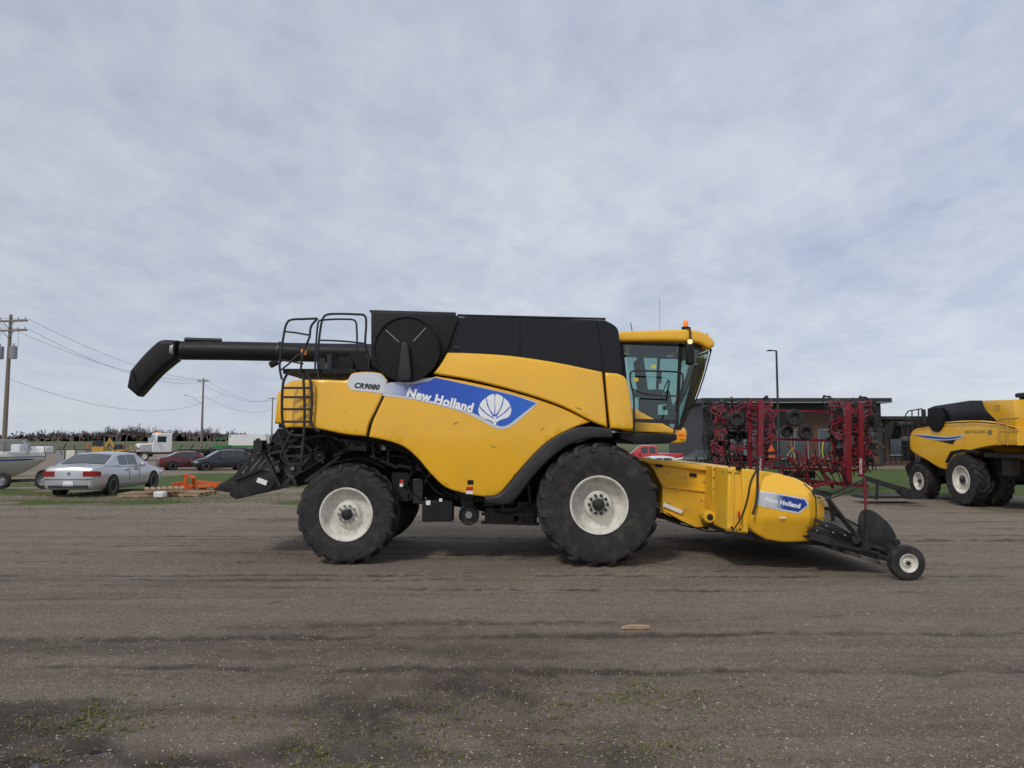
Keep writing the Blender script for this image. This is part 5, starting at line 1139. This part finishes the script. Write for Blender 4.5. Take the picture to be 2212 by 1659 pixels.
# =====================================================================
# CAMERA, LIGHT, SKY
# =====================================================================
cam=bpy.data.cameras.new('camera');co=bpy.data.objects.new('camera',cam);COL.objects.link(co);S.camera=co
co.location=(0,0,H);co.rotation_euler=(PI/2+TH,0,0);cam.sensor_width=36;cam.lens=F/2212*36;cam.clip_end=8000;cam.clip_start=.1
EL=R(44);AZ=R(-150)
sl=bpy.data.lights.new('sun','SUN');sl.energy=1.5;sl.angle=R(10);sl.color=(1,.95,.88);so=bpy.data.objects.new('sun',sl);COL.objects.link(so)
sd=Vector((math.cos(EL)*math.sin(AZ),math.cos(EL)*math.cos(AZ),math.sin(EL)));so.rotation_euler=sd.to_track_quat('Z','Y').to_euler()
w=bpy.data.worlds.new('World');S.world=w;w.use_nodes=True;n=w.node_tree.nodes;l=w.node_tree.links
for x in list(n): n.remove(x)
out=n.new('ShaderNodeOutputWorld');sk=n.new('ShaderNodeTexSky');sk.sky_type='NISHITA';sk.sun_disc=False;sk.sun_elevation=EL;sk.sun_rotation=AZ
b1=n.new('ShaderNodeBackground');b1.inputs[1].default_value=.10;l.new(sk.outputs[0],b1.inputs[0])
tc=N('ShaderNodeTexCoord');sp=N('ShaderNodeSeparateXYZ');l.new(tc.outputs['Generated'],sp.inputs[0])
zc=mth('ADD',mth('MAXIMUM',sp.outputs[2],0.0),.22)
cx=N('ShaderNodeCombineXYZ');l.new(mth('DIVIDE',sp.outputs[0],zc),cx.inputs[0]);l.new(mth('DIVIDE',sp.outputs[1],zc),cx.inputs[1])
def wn(sc,det,ro,st,dist=0,loc=(0,0,0)):
    mp=N('ShaderNodeMapping');mp.inputs['Scale'].default_value=st;mp.inputs['Location'].default_value=loc;mp.inputs['Rotation'].default_value=(0,0,-.45);l.new(cx.outputs[0],mp.inputs[0])
    x=N('ShaderNodeTexNoise');x.inputs['Scale'].default_value=sc;x.inputs['Detail'].default_value=det;x.inputs['Roughness'].default_value=ro;x.inputs['Distortion'].default_value=dist;l.new(mp.outputs[0],x.inputs['Vector']);return x.outputs['Fac']
c1=wn(1.9,4,.5,(1.1,.75,1),.3);c2_=wn(6.5,4,.5,(1.1,.75,1),.3,(3,1,0));c3=wn(.55,2,.5,(1,.7,1),0,(7,2,0));c4=wn(17,4,.55,(1.1,.8,1),.4,(1,5,0))
cl=mth('ADD',mth('ADD',mth('MULTIPLY',c1,.34),mth('MULTIPLY',c4,.14)),mth('ADD',mth('MULTIPLY',c2_,.26),mth('MULTIPLY',c3,.40)))
f=mr(cl,.42,.72)
cc=mixc(f,(.42,.48,.62),(.70,.735,.785))
br=mr(sp.outputs[0],-.6,.7,.92,1.10)
vm=N('ShaderNodeVectorMath',operation='SCALE');l.new(cc,vm.inputs[0]);l.new(br,vm.inputs['Scale'])
hz=mr(sp.outputs[2],0,.18,.55,0);ccc=mixc(hz,vm.outputs[0],(.62,.68,.78))
b2_=n.new('ShaderNodeBackground');l.new(ccc,b2_.inputs[0]);b2_.inputs[1].default_value=1.0
mx=n.new('ShaderNodeMixShader');mx.inputs[0].default_value=.88;l.new(b1.outputs[0],mx.inputs[1]);l.new(b2_.outputs[0],mx.inputs[2]);l.new(mx.outputs[0],out.inputs[0])
S.view_settings.view_transform='Standard';S.view_settings.look='None';S.view_settings.exposure=0
